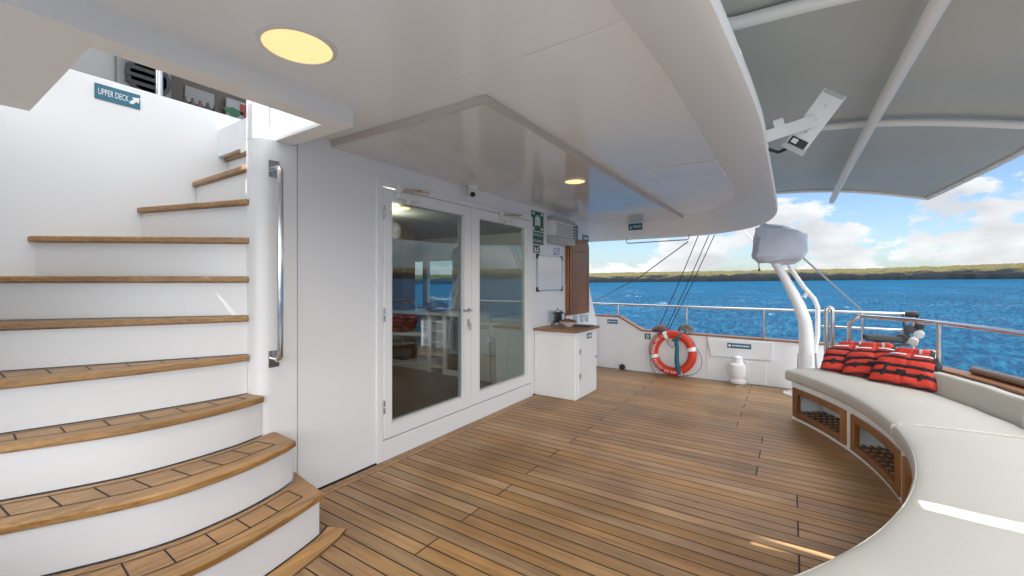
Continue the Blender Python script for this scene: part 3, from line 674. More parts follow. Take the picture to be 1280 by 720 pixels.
# teak wall cupboard
a = at(706.5, 393, x=XW); b = at(733, 393, x=XW); zt = at(720, 300, x=XW).z; zb = at(720, 392.5, x=XW).z
tk = thing('teak_cupboard', (XW, (a.y + b.y) / 2, zb), 'tall varnished teak wall cupboard with arched top above the cabinet', 'cupboard')
def arch(y0, y1, z0, z1, r, n=7):
    return [(y0, z0), (y1, z0)] + [(y1 - r + r * math.cos(i * PI / 2 / n), z1 - r + r * math.sin(i * PI / 2 / n)) for i in range(n + 1)] + \
        [(y0 + r - r * math.sin(i * PI / 2 / n), z1 - r + r * math.cos(i * PI / 2 / n)) for i in range(n + 1)]
fx = lambda a, b, c: (c, a, b)
m = MB(); m.prism(arch(a.y, b.y, zb, zt, 0.09), XW, XW + 0.045, fx); m.build('cupboard_case', TEAKF, tk, bevel=0.006)
m = MB(); m.prism(arch(a.y + 0.04, b.y - 0.03, zb + 0.02, zt - 0.05, 0.06), XW + 0.046, XW + 0.060, fx); dr = m.build('cupboard_door', TEAKF, tk, bevel=0.006)
m = MB(); iy0, iy1, iz0, iz1 = a.y + 0.11, b.y - 0.10, zb + 0.12, zt - 0.17
for q in (arch(iy0, iy1, iz0, iz1, 0.05),):
    m.strip([(XW + 0.0612, p[0], p[1]) for p in q], 0.012, up=(1, 0, 0), closed=True)
m.build('panel_groove', mat('dark_groove', (0.06, 0.028, 0.012), 0.5), dr, smooth=False)
m = MB(); m.lathe([(0.012, 0), (0.022, 0.012), (0.015, 0.022)], (XW + 0.060, b.y - 0.065, zb + 0.13), axis=(1, 0, 0), seg=16); m.build('knob', STEEL, dr)

# ------------------------------------------------------------------ white cabinet with a teak top
KX, KY0, KY1, KZ = -2.02, 4.385, 4.99, 0.80
ct = thing('deck_cabinet', (-2.3, 4.7, 0), 'white deck cabinet with teak worktop against the cabin wall', 'cabinet')
m = MB(); m.box(XW + 0.002, KX, KY0, KY1, 0.001, KZ - 0.03); m.build('cabinet_body', WHITE, ct, bevel=0.012, seg=3)
m = MB(); m.box(XW + 0.002, KX + 0.03, KY0 - 0.03, KY1 + 0.04, KZ - 0.03, KZ); m.build('worktop', TEAKC, ct, bevel=0.006)
m = MB(); m.box(KX, KX + 0.014, KY0 + 0.055, KY1 - 0.03, 0.045, KZ - 0.06); dr = m.build('cabinet_door', WHITE, ct, bevel=0.005)
for z in (0.24, 0.52):
    m = MB(); m.box(KX + 0.014, KX + 0.02, KY0 + 0.055, KY0 + 0.105, z, z + 0.06); m.build('hinge', BRUSH, dr, bevel=0.003)
m = MB(); m.tube([(KX + 0.014, KY1 - 0.09, 0.44), (KX + 0.04, KY1 - 0.09, 0.44), (KX + 0.045, KY1 - 0.12, 0.425)], 0.007, 8); m.build('latch', STEEL, dr)
t = thing('cabinet_sign', (KX, 4.8, 0.66), 'small teal sign on the white deck cabinet door', 'sign')
m = MB(); m.box(KX + 0.015, KX + 0.019, 4.66, 4.80, 0.675, 0.735); m.build('plate', TEAL, t)
m = MB(); lines(1)(m, KX + 0.0205, 4.70, 4.80, 0.675, 0.735); disc(m, KX + 0.0205, 4.685, 0.705, 0.014); m.build('print', SIGNW, t, smooth=False, recalc=False)
def on_top(px, py): return at(px, py, z=KZ)
# things on the worktop
def carafe(px, py, label, dark):
    p = on_top(px, py); t = thing('coffee_pot', p, label, 'coffee pot', 'pots on the cabinet top')
    m = MB(); m.lathe([(0.052, 0), (0.058, 0.01), (0.055, 0.12), (0.062, 0.165)], p, seg=24); m.build('pot_body', BLACKP if dark else CLEAR, t)
    m = MB(); m.lathe([(0.056, 0.002), (0.060, 0.004), (0.060, 0.02)], p, seg=24)
    for q in range(3):
        a_ = q * 2 * PI / 3 + 0.5; m.tube([p + Vector((0.063 * math.cos(a_), 0.063 * math.sin(a_), 0.0)), p + Vector((0.064 * math.cos(a_), 0.064 * math.sin(a_), 0.165))], 0.004, 6)
    m.lathe([(0.066, 0.16), (0.066, 0.172), (0.04, 0.185), (0.008, 0.19), (0.012, 0.20), (0.004, 0.215)], p, seg=24); m.build('pot_lid', STEEL, t)
    m = MB(); m.tube([p + Vector((0.06, 0.0, 0.15)), p + Vector((0.105, 0.0, 0.14)), p + Vector((0.11, 0.0, 0.08)), p + Vector((0.064, 0.0, 0.03))], 0.008, 8); m.build('pot_handle', BLACKP, t)
carafe(686, 406, 'clear glass coffee pot, the left of two on the cabinet top', False)
carafe(697, 405, 'black coffee pot, the right of two on the cabinet top', True)
p = on_top(710.5, 408); t = thing('snack_bowl', p, 'white china bowl filled with brown nuts on the worktop', 'bowl')
m = MB(); m.lathe([(0.04, 0), (0.045, 0.006), (0.09, 0.035), (0.115, 0.06), (0.109, 0.06), (0.085, 0.036), (0.04, 0.012)], p, seg=32); m.build('bowl', CHINA, t)
m = MB()
for q in range(46):
    a_ = random.uniform(0, 2 * PI); r_ = 0.092 * math.sqrt(random.random()); c_ = p + Vector((r_ * math.cos(a_), r_ * math.sin(a_), 0.052 + 0.032 * (1 - r_ / 0.1) + random.uniform(0, 0.008)))
    m.lathe([(0.002, -0.010), (0.010, -0.006), (0.013, 0.002), (0.008, 0.010), (0.001, 0.012)], c_, axis=(random.uniform(-1, 1), random.uniform(-1, 1), 0.6), seg=7)
m.build('nuts', NUTS, t)
p = on_top(728, 407.5); m = MB(); m.obox(p + Vector((0, 0, 0.006)), (1, 0.1, 0), (-0.1, 1, 0), (0, 0, 1), 0.12, 0.10, 0.006)
tag(m.build('tray', BLACKP, bevel=0.004), 'flat black tray beside the bowl on the worktop', 'tray')
for q, (px, py, s_) in enumerate(((719, 405.0, 'left'), (727, 404.0, 'middle'), (733, 403.5, 'right'))):
    p = on_top(px, py) + Vector((0, 0, 0.0125)); m = MB(); m.lathe([(0.026, 0), (0.030, 0.10), (0.027, 0.10), (0.023, 0.008), (0.004, 0.006)], p, seg=18, cap=True)
    tag(m.build('drinking_glass', CLEAR), 'clear tumbler, the %s of three standing on the tray' % s_, 'glass', 'tumblers on the cabinet top')

# ------------------------------------------------------------------ staircase
RS = 0.23
NEW = Vector((-2.68, 1.24, 0))
def lerp(a, b, t): return (a[0] + (b[0] - a[0]) * t, a[1] + (b[1] - a[1]) * t)
def smooth_curve(P, n=26):
    out_ = []; Q = [P[0]] + list(P) + [P[-1]]
    segs = len(P) - 1
    for s_ in range(segs):
        p0, p1, p2, p3 = Q[s_:s_ + 4]
        k = max(3, n // segs)
        for i in range(k):
            t = i / k; f = lambda a, b, c, d: 0.5 * (2 * b + (c - a) * t + (2 * a - 5 * b + 4 * c - d) * t * t + (3 * b - a - 3 * c + d) * t ** 3)
            out_.append((f(p0[0], p1[0], p2[0], p3[0]), f(p0[1], p1[1], p2[1], p3[1])))
    out_.append(P[-1]); return out_
YL = -0.32
def ray_end(deg):
    a_ = R(deg); dx, dy = -math.sin(a_), -math.cos(a_)
    s_ = 99
    if dx < 0: s_ = min(s_, (-3.6 - NEW.x) / dx)
    if dy < 0: s_ = min(s_, (YL - NEW.y) / dy)
    return (NEW.x + dx * s_, NEW.y + dy * s_)
nose = {
 1: smooth_curve([(-2.50, -0.30), (-2.20, 0.02), (-2.02, 0.36), (-1.955, 0.70), (-1.975, 0.95), (-2.03, 1.20), (-2.072, 1.335)], 36),
 2: smooth_curve([(-2.72, -0.30), (-2.55, 0.02), (-2.38, 0.31), (-2.22, 0.66), (-2.205, 0.95), (-2.26, 1.20), (-2.315, 1.325)], 36),
 3: smooth_curve([(-2.95, -0.30), (-2.80, 0.02), (-2.65, 0.31), (-2.52, 0.62), (-2.485, 0.85), (-2.495, 1.10), (-2.535, 1.262)], 36),
 4: smooth_curve([(-3.02, -0.30), (-2.93, 0.05), (-2.84, 0.32), (-2.73, 0.70), (-2.67, 1.05), (-2.655, 1.232)], 30)}
back_pt = {1: (-2.47, 1.395), 2: (-2.58, 1.335), 3: (-2.66, 1.262), 4: (-2.69, 1.24)}
for k, dg_ in ((5, 28), (6, 40), (7, 51), (8, 74), (9, 92), (10, 107)):
    e_ = ray_end(dg_)
    nose[k] = [lerp(e_, (NEW.x + 0.015, NEW.y - 0.008), i / 12) for i in range(13)]
    back_pt[k] = (NEW.x - 0.01, NEW.y + 0.02)
for k, yy_ in ((9, 1.285), (10, 1.49)):
    nose[k] = [(-3.6 + (3.6 - 2.705) * i / 12, yy_ + (-0.012 if k == 9 else 0) * i / 12) for i in range(13)]
    back_pt[k] = (-2.703, yy_ + 0.03)
def inset(curve, d):
    o_ = []; n = len(curve)
    for i, p in enumerate(curve):
        a_ = curve[max(0, i - 1)]; b_ = curve[min(n - 1, i + 1)]; tx, ty = b_[0] - a_[0], b_[1] - a_[1]; L_ = math.hypot(tx, ty) or 1
        o_.append((p[0] - ty / L_ * d, p[1] + tx / L_ * d))     # to the left of travel = up the stairs
    return o_
def region(k, curve):
    """outline of everything behind a nosing"""
    pts = list(curve)
    if k <= 4:
        pts.append((back_pt[k][0] + (curve[-1][0] - nose[k][-1][0]) * 0, back_pt[k][1] + (curve[-1][1] - nose[k][-1][1]))); pts.append((NEW.x - 0.06, back_pt[k][1]))
        pts += [(-2.74, 1.9), (-3.6, 1.9), (-3.6, YL)]
    else:
        pts.append(back_pt[k]); pts.append((NEW.x - 0.02, 1.9))
        e_ = curve[0]
        pts.append((-3.6, 1.9))
        if e_[0] > -3.59: pts.append((-3.6, YL))
    return pts
st = thing('staircase', (-2.7, 0.6, 0), 'white winding staircase with teak treads up to the upper deck', 'staircase')
def seg_between(P, Q, f): return [lerp(a_, b_, f) for a_, b_ in zip(P, Q)]
def resample(C, n):
    L_ = [0]
    for a_, b_ in zip(C, C[1:]): L_.append(L_[-1] + math.hypot(b_[0] - a_[0], b_[1] - a_[1]))
    out_ = []
    for i in range(n):
        s_ = L_[-1] * i / (n - 1); j = 0
        while j < len(C) - 2 and L_[j + 1] < s_: j += 1
        out_.append(lerp(C[j], C[j + 1], (s_ - L_[j]) / max(1e-6, L_[j + 1] - L_[j])))
    return out_
for k in range(1, 11):
    zt = RS * k; body = inset(nose[k], 0.028)
    m = MB(); m.prism(region(k, body), RS * (k - 1) - 0.0, zt - 0.036)
    riser = m.build('step', WHITE, st, bevel=0.003)
    m = MB()
    nxt = inset(nose[k + 1], 0.02) if k < 10 else inset(nose[k], 0.3)
    # the tread board runs from the nosing to just under the next riser
    A_ = resample(nose[k], 40); B_ = resample(nxt, 40)
    end = []
    if k <= 3: end = [back_pt[k]]
    poly = A_ + end + B_[::-1]
    if k <= 4:
        m.prism(poly, zt - 0.036, zt)
    else:
        m.prism(A_ + ([lerp(A_[-1], B_[-1], 0.5)] if k < 9 else []) + B_[::-1], zt - 0.036, zt)
    m.m = 1
    if k <= 5:
        n3 = inset(nose[k + 1], 0.028); C_ = resample(nose[k], 160); D_ = resample(n3, 160)
        z_ = zt + 0.0012
        # resample() matches by arc share; keep lines parallel to the nosing
        lo, hi = (0, 152 if k <= 3 else 150)
        l1 = [(*lerp(c_, d_, 0.30), z_) for c_, d_ in zip(C_, D_)][:hi]; l2 = [(*lerp(c_, d_, 0.80), z_) for c_, d_ in zip(C_, D_)][:hi]
        m.strip(l1, 0.0062); m.strip(l2, 0.0062)
        m.strip([(*lerp(c_, d_, 0.985), z_) for c_, d_ in zip(C_, D_)], 0.008)
        L_ = sum(math.dist(a_, b_) for a_, b_ in zip(l1, l1[1:])); nt_ = max(4, int(L_ / 0.135))
        for q in range(nt_ + 1):
            i = min(len(l1) - 1, int((len(l1) - 1) * q / nt_)); m.strip([l1[i], l2[i]], 0.0065)
    m.build('tread', [TEAKY, CAULK], riser, bevel=0.010, seg=3)
# margin board on deck round the lowest step
m = MB(); cv = nose[1]; oo = [(p[0] + 0.0, p[1]) for p in cv]
n0 = inset(cv, 0.022); n1_ = inset(cv, -0.095)
i0 = 10
m.m = 0
A_ = n0[i0:] + [(-2.13, 1.388)]; B_ = n1_[i0:] + [(-2.02, 1.435)]
for (a0, a1) in ((0, 12), (12, len(A_) - 1)):
    m.prism([p for p in B_[a0:a1 + 1]] + [p for p in A_[a0:a1 + 1]][::-1], -0.02, 0.0045)
m.m = 1
m.strip([(p[0], p[1], 0.0058) for p in B_], 0.006); m.strip([(A_[12][0], A_[12][1], 0.0058), (B_[12][0], B_[12][1], 0.0058)], 0.006)
m.strip([(p[0], p[1], 0.0060) for p in A_], 0.012)
tag(m.build('margin_board', [TEAKY, CAULK]), 'curved teak margin board on the deck around the lowest step', 'deck board')

# stairwell walls
PAR = 2.625
sw = thing('stairwell_wall', (-3.65, 0.8, 0), 'white curved stairwell wall carrying the upper deck sign', 'wall')
m = MB(); m.box(-3.72, -3.6, YL - 0.1, 1.92, 0, PAR); m.box(-3.6, -2.74, 1.90, 1.95, 0, 3.6); m.build('back_wall', WHITE, sw, bevel=0.01)
m = MB(); m.box(-3.6, -2.65, YL - 0.1, YL, 0, 2.19); m.build('side_wall', WHITE, sw, bevel=0.01)
m = MB()
rr_ = 0.07; pl = [(XW - 0.0, 1.466), (XW, NEW.y + rr_)] + [(XW - rr_ + rr_ * math.cos(i * PI / 16), NEW.y + rr_ - rr_ * math.sin(i * PI / 16)) for i in range(1, 9)] + [(NEW.x - 0.02, NEW.y), (NEW.x - 0.02, 1.466)]
m.prism(pl, 0.0, 2.188)
pl_ = thing('stair_pillar', (-2.62, 1.35, 0), 'white rounded pillar between the stairs and the cabin wall', 'pillar')
m.build('pillar_body', WHITE, pl_)
m = MB(); m.box(NEW.x - 0.02, XW - rr_, NEW.y, NEW.y + 0.095, 2.19, 3.7); m.box(NEW.x - 0.02, -1.98, 1.345, 1.45, 2.292, 3.7)
m.build('upper_wall', WHITE, pl_)
# handrail
hr = thing('handrail', (XW, 1.38, 1.0), 'vertical stainless steel handrail on the white stair pillar', 'handrail')
yh = at(342, 300, x=XW).y; z1_ = at(345, 212, x=XW).z; z0_ = at(345, 448, x=XW).z
m = MB(); q_ = 0.05; xs_ = XW + 0.006
pts = [(xs_, yh, z1_)]
bx_ = XW + 0.075
for i in range(7): a_ = i * PI / 12; pts.append((bx_ - 0.035 + 0.035 * math.sin(a_), yh, z1_ - 0.035 + 0.035 * math.cos(a_)))
for i in range(7): a_ = i * PI / 12; pts.append((bx_ - 0.035 + 0.035 * math.cos(a_), yh, z0_ + 0.035 - 0.035 * math.sin(a_)))
pts.append((xs_, yh, z0_)); m.tube(pts, 0.0165, 14); m.build('bar', STEEL, hr)
for z_ in (z0_, z1_):
    m = MB(); m.box(XW + 0.0005, XW + 0.006, yh - 0.032, yh + 0.032, z_ - 0.05, z_ + 0.05); m.build('mounting_plate', STEEL, hr, bevel=0.003)
# UPPER DECK sign on back wall
us = thing('upper_deck_sign', (-3.6, 0.6, 2.3), 'teal UPPER DECK sign with a white arrow on the stairwell wall', 'sign')
a = at(118, 117, x=-3.6); b = at(175, 127, x=-3.6); zm_t = at(147, 111.5, x=-3.6).z; zm_b = at(147, 130, x=-3.6).z
m = MB(); m.box(-3.5995, -3.594, a.y, b.y, zm_b, zm_t); m.build('plate', TEAL, us)
m = MB(); wd_ = b.y - a.y; text_into(m, 'UPPER DECK', 0.056, (-3.593, a.y + wd_ * 0.40, (zm_b + zm_t) / 2), (0, 1, 0), (0, 0, 1), 0.0, fit=wd_ * 0.66)
yc = a.y + wd_ * 0.87; zc = (zm_b + zm_t) / 2; s_ = 0.027
P = lambda u_, v_: (-3.593, yc + u_ * s_, zc + v_ * s_)
m.face([P(-1, -0.9), P(-0.3, -0.9), P(0.35, -0.1), P(0.7, -0.5), P(1.0, 1.0), P(-0.6, 0.7), P(-0.2, 0.35), P(-0.9, -0.4)])
m.build('print', SIGNW, us, smooth=False, recalc=False)

# ------------------------------------------------------------------ upper deck glimpsed over the parapet
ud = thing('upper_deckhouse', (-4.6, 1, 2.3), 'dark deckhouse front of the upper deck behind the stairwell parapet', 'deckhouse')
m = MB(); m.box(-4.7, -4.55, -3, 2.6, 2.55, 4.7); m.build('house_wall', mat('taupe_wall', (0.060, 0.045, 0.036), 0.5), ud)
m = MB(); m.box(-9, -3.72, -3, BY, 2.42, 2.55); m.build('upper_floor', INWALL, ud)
m = MB(); m.box(-9, -0.3, -1.30, -1.22, 2.55, 3.55); m.build('side_light_block', WHITE, ud)  # added out of view to cut low sky light into the stairwell
m = MB(); m.box(-9, -2.78, -3.2, 4, 4.7, 4.8); m.box(-1.9, -0.25, -2.0, 4, 4.7, 4.8); m.build('light_block_slabs', LIPB, ud)  # unseen slabs placed to keep sky light off the stair wall
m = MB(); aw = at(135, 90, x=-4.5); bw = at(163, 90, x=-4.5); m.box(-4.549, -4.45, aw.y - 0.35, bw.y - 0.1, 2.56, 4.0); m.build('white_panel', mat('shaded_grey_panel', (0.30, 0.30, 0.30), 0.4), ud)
fan = thing('outdoor_fan_unit', (-4.4, 0.4, 2.6), 'grey air unit with a dark louvred grille behind the pole', 'air unit')
a = at(146, 80, x=-4.4); b = at(215, 100, x=-4.4)
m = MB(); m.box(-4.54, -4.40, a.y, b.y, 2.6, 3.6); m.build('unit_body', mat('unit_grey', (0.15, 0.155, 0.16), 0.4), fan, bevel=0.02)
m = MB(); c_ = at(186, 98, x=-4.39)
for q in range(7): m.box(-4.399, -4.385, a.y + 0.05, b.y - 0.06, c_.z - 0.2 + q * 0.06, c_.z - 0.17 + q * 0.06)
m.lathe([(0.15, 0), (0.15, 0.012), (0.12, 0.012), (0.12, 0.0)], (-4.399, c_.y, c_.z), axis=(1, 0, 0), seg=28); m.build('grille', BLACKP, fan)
m = MB(); p = at(199, 100, x=-3.66); m.tube([(-3.66, p.y, PAR), (-3.66, p.y, 4.7)], 0.022, 12)
tag(m.build('roof_pole', STEEL), 'upright stainless pole rising from the stairwell parapet', 'pole')
def poster(px0, py0, px1, py1, mt, name, label, x=-4.53, th=0.01):
    a = at(px0, (py0 + py1) / 2, x=x); b = at(px1, (py0 + py1) / 2, x=x); mid = (px0 + px1) / 2
    m = MB(); m.box(x - 0.02, x, a.y, b.y, at(mid, py1, x=x).z, at(mid, py0, x=x).z); return tag(m.build(name, mt, bevel=0.004), label, 'poster' if 'poster' in name else 'board')
poster(231, 112, 268, 132, mat('shaded_white_board', (0.17, 0.17, 0.17), 0.4), 'notice_board', 'white notice board, darkened for shade, on the dark upper deck wall')  # board colour lowered to hold the shade behind the parapet
pt = thing('flag_poster', at(296, 135, x=-4.5), 'pale poster with a green and a red emblem on the upper deck wall', 'poster')
a = at(283, 130, x=-4.5); b = at(311, 130, x=-4.5); zt_ = at(297, 126, x=-4.5).z; zb_ = at(297, 152, x=-4.5).z
m = MB(); m.box(-4.52, -4.5, a.y, b.y, zb_, zt_); m.build('sheet', mat('shaded_poster_paper', (0.20, 0.20, 0.21), 0.5), pt)  # pale sheet's colour lowered to carry the deckhouse shade
m = MB(); c_ = at(292, 142, x=-4.498); m.face([(-4.498, c_.y - 0.1, c_.z + 0.03), (-4.498, c_.y, c_.z - 0.05), (-4.498, c_.y + 0.1, c_.z + 0.03), (-4.498, c_.y, c_.z + 0.06)]); m.build('green_emblem', mat('green_ink', (0.01, 0.09, 0.035), 0.5), pt, smooth=False)
m = MB(); c_ = at(306, 139, x=-4.498); m.face([(-4.498, c_.y - 0.045, c_.z + 0.06), (-4.498, c_.y - 0.045, c_.z - 0.03), (-4.498, c_.y, c_.z - 0.08), (-4.498, c_.y + 0.045, c_.z - 0.03), (-4.498, c_.y + 0.045, c_.z + 0.06)]); m.build('red_emblem', mat('red_ink', (0.16, 0.02, 0.02), 0.5), pt, smooth=False)
sf = thing('low_shelf', at(240, 130, x=-4.3), 'low shelf of small bottles on the upper deck', 'shelf')
a = at(225, 130, x=-4.35); b = at(275, 140, x=-4.35); zs = at(250, 139, x=-4.35).z
m = MB(); m.box(-4.52, -4.3, a.y, b.y, zs - 0.04, zs); m.build('shelf_board', BLACKP, sf)
for q in range(5):
    m = MB(); yy = a.y + 0.05 + q * (b.y - a.y) / 5.2; m.lathe([(0.025, 0), (0.025, 0.06), (0.01, 0.09), (0.01, 0.11)], (-4.4, yy, zs), seg=10)
    m.build('bottle', [DARK, BLACKP, BROWNL, DARK, BLACKP][q], sf)

# ------------------------------------------------------------------ ceiling, overhang rim, stair opening
ZC = 2.29; ZL = 2.245; ZR = 2.005
def rim_out(n=20):
    P = [(-0.10 - 0.055 * max(0.0, min(3.0, (2.1 - y) / 1.0)) ** 1.4, y) for y in np.linspace(-2.6, 4.3, 40)]
    e_ = 2.5
    for i in range(1, n + 1):
        t = i / n * PI / 2; P.append((-1.65 + 1.55 * math.cos(t) ** (2 / e_), 4.3 + 2.28 * math.sin(t) ** (2 / e_)))
    P += [(x, 6.58) for x in np.linspace(-2.2, -8.0, 6)]
    return P
ro = rim_out()
def rim_in(p):
    x, y = p
    t = max(0, min(1, (y - 4.3) / 2.28)); c_ = math.cos(math.asin(min(1, t)))
    return (x - 0.35 * max(0.0, c_) - 0.02, y - 0.17 * t)
ri = [rim_in(p) for p in ro]
ceil = bpy.data.objects.new('ceiling', None); COL.objects.link(ceil); WORLD['ceiling'] = Vector((0, 0, 0)); tag(ceil, kind='structure')
m = MB()
p1 = [(a, b) for a, b in ri if a > -1.98] + [(-1.98, ri[-1][1]), (-1.98, -2.6)]
m.prism(p1, ZC, ZC + 0.20); m.box(-8.0, -1.98, 1.452, 6.40, ZC, ZC + 0.2)
m.build('ceiling_panel', CEIL, ceil)
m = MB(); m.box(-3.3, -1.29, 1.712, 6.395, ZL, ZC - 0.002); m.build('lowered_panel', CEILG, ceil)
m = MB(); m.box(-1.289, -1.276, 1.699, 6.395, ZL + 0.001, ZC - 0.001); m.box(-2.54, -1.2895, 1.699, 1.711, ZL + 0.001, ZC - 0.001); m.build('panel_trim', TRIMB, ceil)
# rim: rolled fascia
m = MB(); rows = []
prof = [(0.0, ZC), (0.10, 2.265), (0.55, 2.12), (0.85, 2.035), (0.96, ZR + 0.004), (1.0, ZR), (1.02, ZR + 0.008), (1.02, 2.04), (0.97, 2.075), (0.6, 2.24), (0.15, 2.42), (0.0, 2.50)]
for f_, z_ in prof: rows.append([(a[0] + (b[0] - a[0]) * f_, a[1] + (b[1] - a[1]) * f_, z_) for a, b in zip(ri, ro)])
m.grid(rows); m.build('rolled_rim', LIPB, ceil, angle=60)
m = MB(); m.prism([(-1.98, -2.6)] + [(a, b) for a, b in ri if a > -1.98] + [(-1.98, ri[-1][1])], 2.50, 2.60); m.build('upper_slab', LIPB, ceil)
# stair opening trim and soffit
m = MB(); m.box(-2.10, -1.98, -2.6, 1.34, 2.19, 2.55); m.box(-3.0, -1.98, 1.34, 1.45, 2.19, 2.29)
trm = m.build('opening_trim', [LIPB, WHITE], ceil)
for p_ in trm.data.polygons:
    if p_.normal.x > 0.9: p_.material_index = 1
m = MB(); m.box(-3.15, -2.102, -2.6, 0.445, 2.192, 2.55); m.box(-3.59, -2.66, 0.40, 0.445, 2.63, 3.52); m.box(-2.66, -1.98, 0.40, 0.445, 2.55, 3.90); m.build('soffit_and_sun_blocks', LIPB, ceil, bevel=0.006)  # soffit, plus two added parapets shaped to block the sun
# seams and hatch
m = MB(); zs = ZC - 0.0022; up = (0, 0, -1)
m.strip([(-1.30, 1.515, zs), (-0.50, 1.50, zs)], 0.009, up); m.strip([(-1.30, 1.515, zs), (-1.275, 1.70, zs)], 0.007, up)
m.strip([(-1.24, 3.86, zs), (-1.0, 3.86, zs)], 0.005, up)
m.strip([(-1.24, 5.1, zs), (-0.5, 5.1, zs)], 0.005, up); m.strip([(-2.5, 3.86, ZL - 0.002), (-1.35, 3.86, ZL - 0.002)], 0.004, up)
m.build('seam_line', SEAM, ceil, smooth=False)
m = MB(); m.box(-1.0, -0.475, 3.585, 4.135, ZC - 0.006, ZC - 0.0005); ht = m.build('ceiling_hatch', CEIL, ceil, bevel=0.002)
m = MB(); hy = (3.585, 4.135); hx = (-1.0, -0.475)
m.strip([(hx[0], hy[0], ZC - 0.0075), (hx[1], hy[0], ZC - 0.0075), (hx[1], hy[1], ZC - 0.0075), (hx[0], hy[1], ZC - 0.0075)], 0.014, up, closed=True)
m.build('hatch_edge', SEAM, ht, smooth=False)
# lamps
def lamp(x, y, z, r, label, mt, en):
    t = thing('ceiling_lamp', (x, y, z), label, 'ceiling lamp', 'round ceiling lamps')
    m = MB(); m.lathe([(r * 1.14, 0), (r * 1.14, -0.004), (r * 1.04, -0.010), (r, -0.010), (r, -0.001)], (x, y, z), seg=48, cap=False); m.build('bezel', WHITEP, t)
    m = MB(); m.lathe([(r, -0.006), (r * 0.5, -0.007), (0.002, -0.007)], (x, y, z), seg=48); m.build('diffuser', mt, t)
    l = bpy.data.lights.new('lamp_light', 'SPOT'); l.energy = en; l.spot_size = R(140); l.spot_blend = 1.0; l.color = (1, 0.80, 0.52); l.shadow_soft_size = r
    lo = bpy.data.objects.new('lamp_light', l); COL.objects.link(lo); lo.parent = t; lo.location = (0, 0, -0.03)
lamp(-1.64, 0.944, ZC, 0.128, 'large warm round ceiling lamp beside the stair opening', LAMP, 9)
lamp(-1.60, 3.455, ZL, 0.088, 'small warm round lamp in the lowered ceiling near the doors', LAMP2, 9)
# sign on the ceiling edge and grab bar under the rim
t = thing('overhead_sign', (-1.9, 6.40, 2.1), 'teal sign hanging at the far edge of the ceiling', 'sign')
a = at(786, 280, y=6.38); b = at(803, 287, y=6.38)
m = MB(); m.box(a.x, b.x, 6.368, 6.376, b.z, a.z); m.build('plate', TEAL, t)
m = MB(); w_ = b.x - a.x; h_ = a.z - b.z
m.face([(a.x + w_ * 0.08, 6.366, b.z + h_ * 0.2), (a.x + w_ * 0.24, 6.366, b.z + h_ * 0.2), (a.x + w_ * 0.16, 6.366, b.z + h_ * 0.8)])
for q in range(7): m.face([(a.x + w_ * (0.34 + q * 0.085), 6.366, b.z + h_ * 0.32), (a.x + w_ * (0.39 + q * 0.085), 6.366, b.z + h_ * 0.32), (a.x + w_ * (0.39 + q * 0.085), 6.366, b.z + h_ * 0.68), (a.x + w_ * (0.34 + q * 0.085), 6.366, b.z + h_ * 0.68)])
m.build('print', SIGNW, t, smooth=False, recalc=False)
m = MB(); a = at(783, 305, y=6.5); b = at(861, 302, y=6.5); zz_ = 1.945
m.tube([(a.x, 6.5, ZR + 0.03), (a.x, 6.5, zz_ + 0.02), (a.x + 0.02, 6.5, zz_), (b.x - 0.02, 6.5, zz_ + 0.01), (b.x, 6.5, zz_ + 0.03), (b.x, 6.5, ZR + 0.03)], 0.008, 8)
tag(m.build('grab_bar', STEEL), 'thin steel bar fixed under the far edge of the ceiling', 'bar')

# ------------------------------------------------------------------ canvas canopy over the stern
def cz(x, y): return 2.46 - 0.155 * (x + 0.2) + 0.055 * math.sin(PI * max(0, min(1, (x + 0.2) / 1.45))) + 0.05 * math.sin(PI * max(0, min(1, (y - 0.2) / 6.0))) ** 1
def cx_out(y): return 1.22 + 0.16 * math.sin(PI * max(0, min(1, (y - 0.2) / 6.0)))
cn = thing('canopy', (0.5, 3, 2.3), 'grey canvas canopy stretched over the stern bench on a white tube frame', 'canopy')
def sheet(y0, y1, nx=24, ny=40):
    rows = []
    for j in range(ny + 1):
        y = y0 + (y1 - y0) * j / ny; xo = cx_out(y); row = []; x0_ = -0.42
        if y > 4.3: x0_ = -1.65 + 1.55 * (1 - ((y - 4.3) / 2.28) ** 2.5) ** 0.4 - 0.34
        for i in range(nx + 1):
            x = x0_ + (xo - x0_) * i / nx
            row.append((x, y + ((0.022 * math.sin(x * 7) - 0.012) if j == (ny if y1 < 2 else 0) else 0), cz(x, y) + 0.010 * math.sin(y * 3.2 + x * 2) * math.sin(PI * i / nx)))
        rows.append(row)
    return rows
m = MB(); m.grid(sheet(0.15, 1.205, ny=10)); m.grid(sheet(1.292, 6.2)); m.build('canvas', CANVAS, cn, solid=0.006, angle=180)
def ctube(pts, r, nm='frame_tube'):
    m = MB(); m.tube(pts, r, 14); m.build(nm, WHITEP, cn)
TUBEM = WHITEP
ctube([(-0.40 + 1.65 * i / 16, 2.06, cz(-0.40 + 1.65 * i / 16, 2.06) - 0.036) for i in range(17)], 0.028)
ctube([(-0.40 + 1.74 * i / 16, 3.75, cz(-0.40 + 1.74 * i / 16, 3.75) - 0.036) for i in range(17)], 0.024)
ctube([(-0.12 + 1.30 * i / 16, 1.233, cz(-0.12 + 1.3 * i / 16, 1.233) - 0.0) for i in range(6)], 0.026)
ctube([(0.455 - 0.0025 * i, -0.1 + 6.30 * i / 20, cz(0.42, max(0.2, -0.1 + 6.3 * i / 20)) - 0.125) for i in range(21)][::1], 0.030, 'ridge_tube')
ctube([(-0.85 + 2.05 * i / 16, 6.2, cz(-0.85 + 2.05 * i / 16, 6.2) - 0.006) for i in range(17)], 0.020, 'edge_tube')
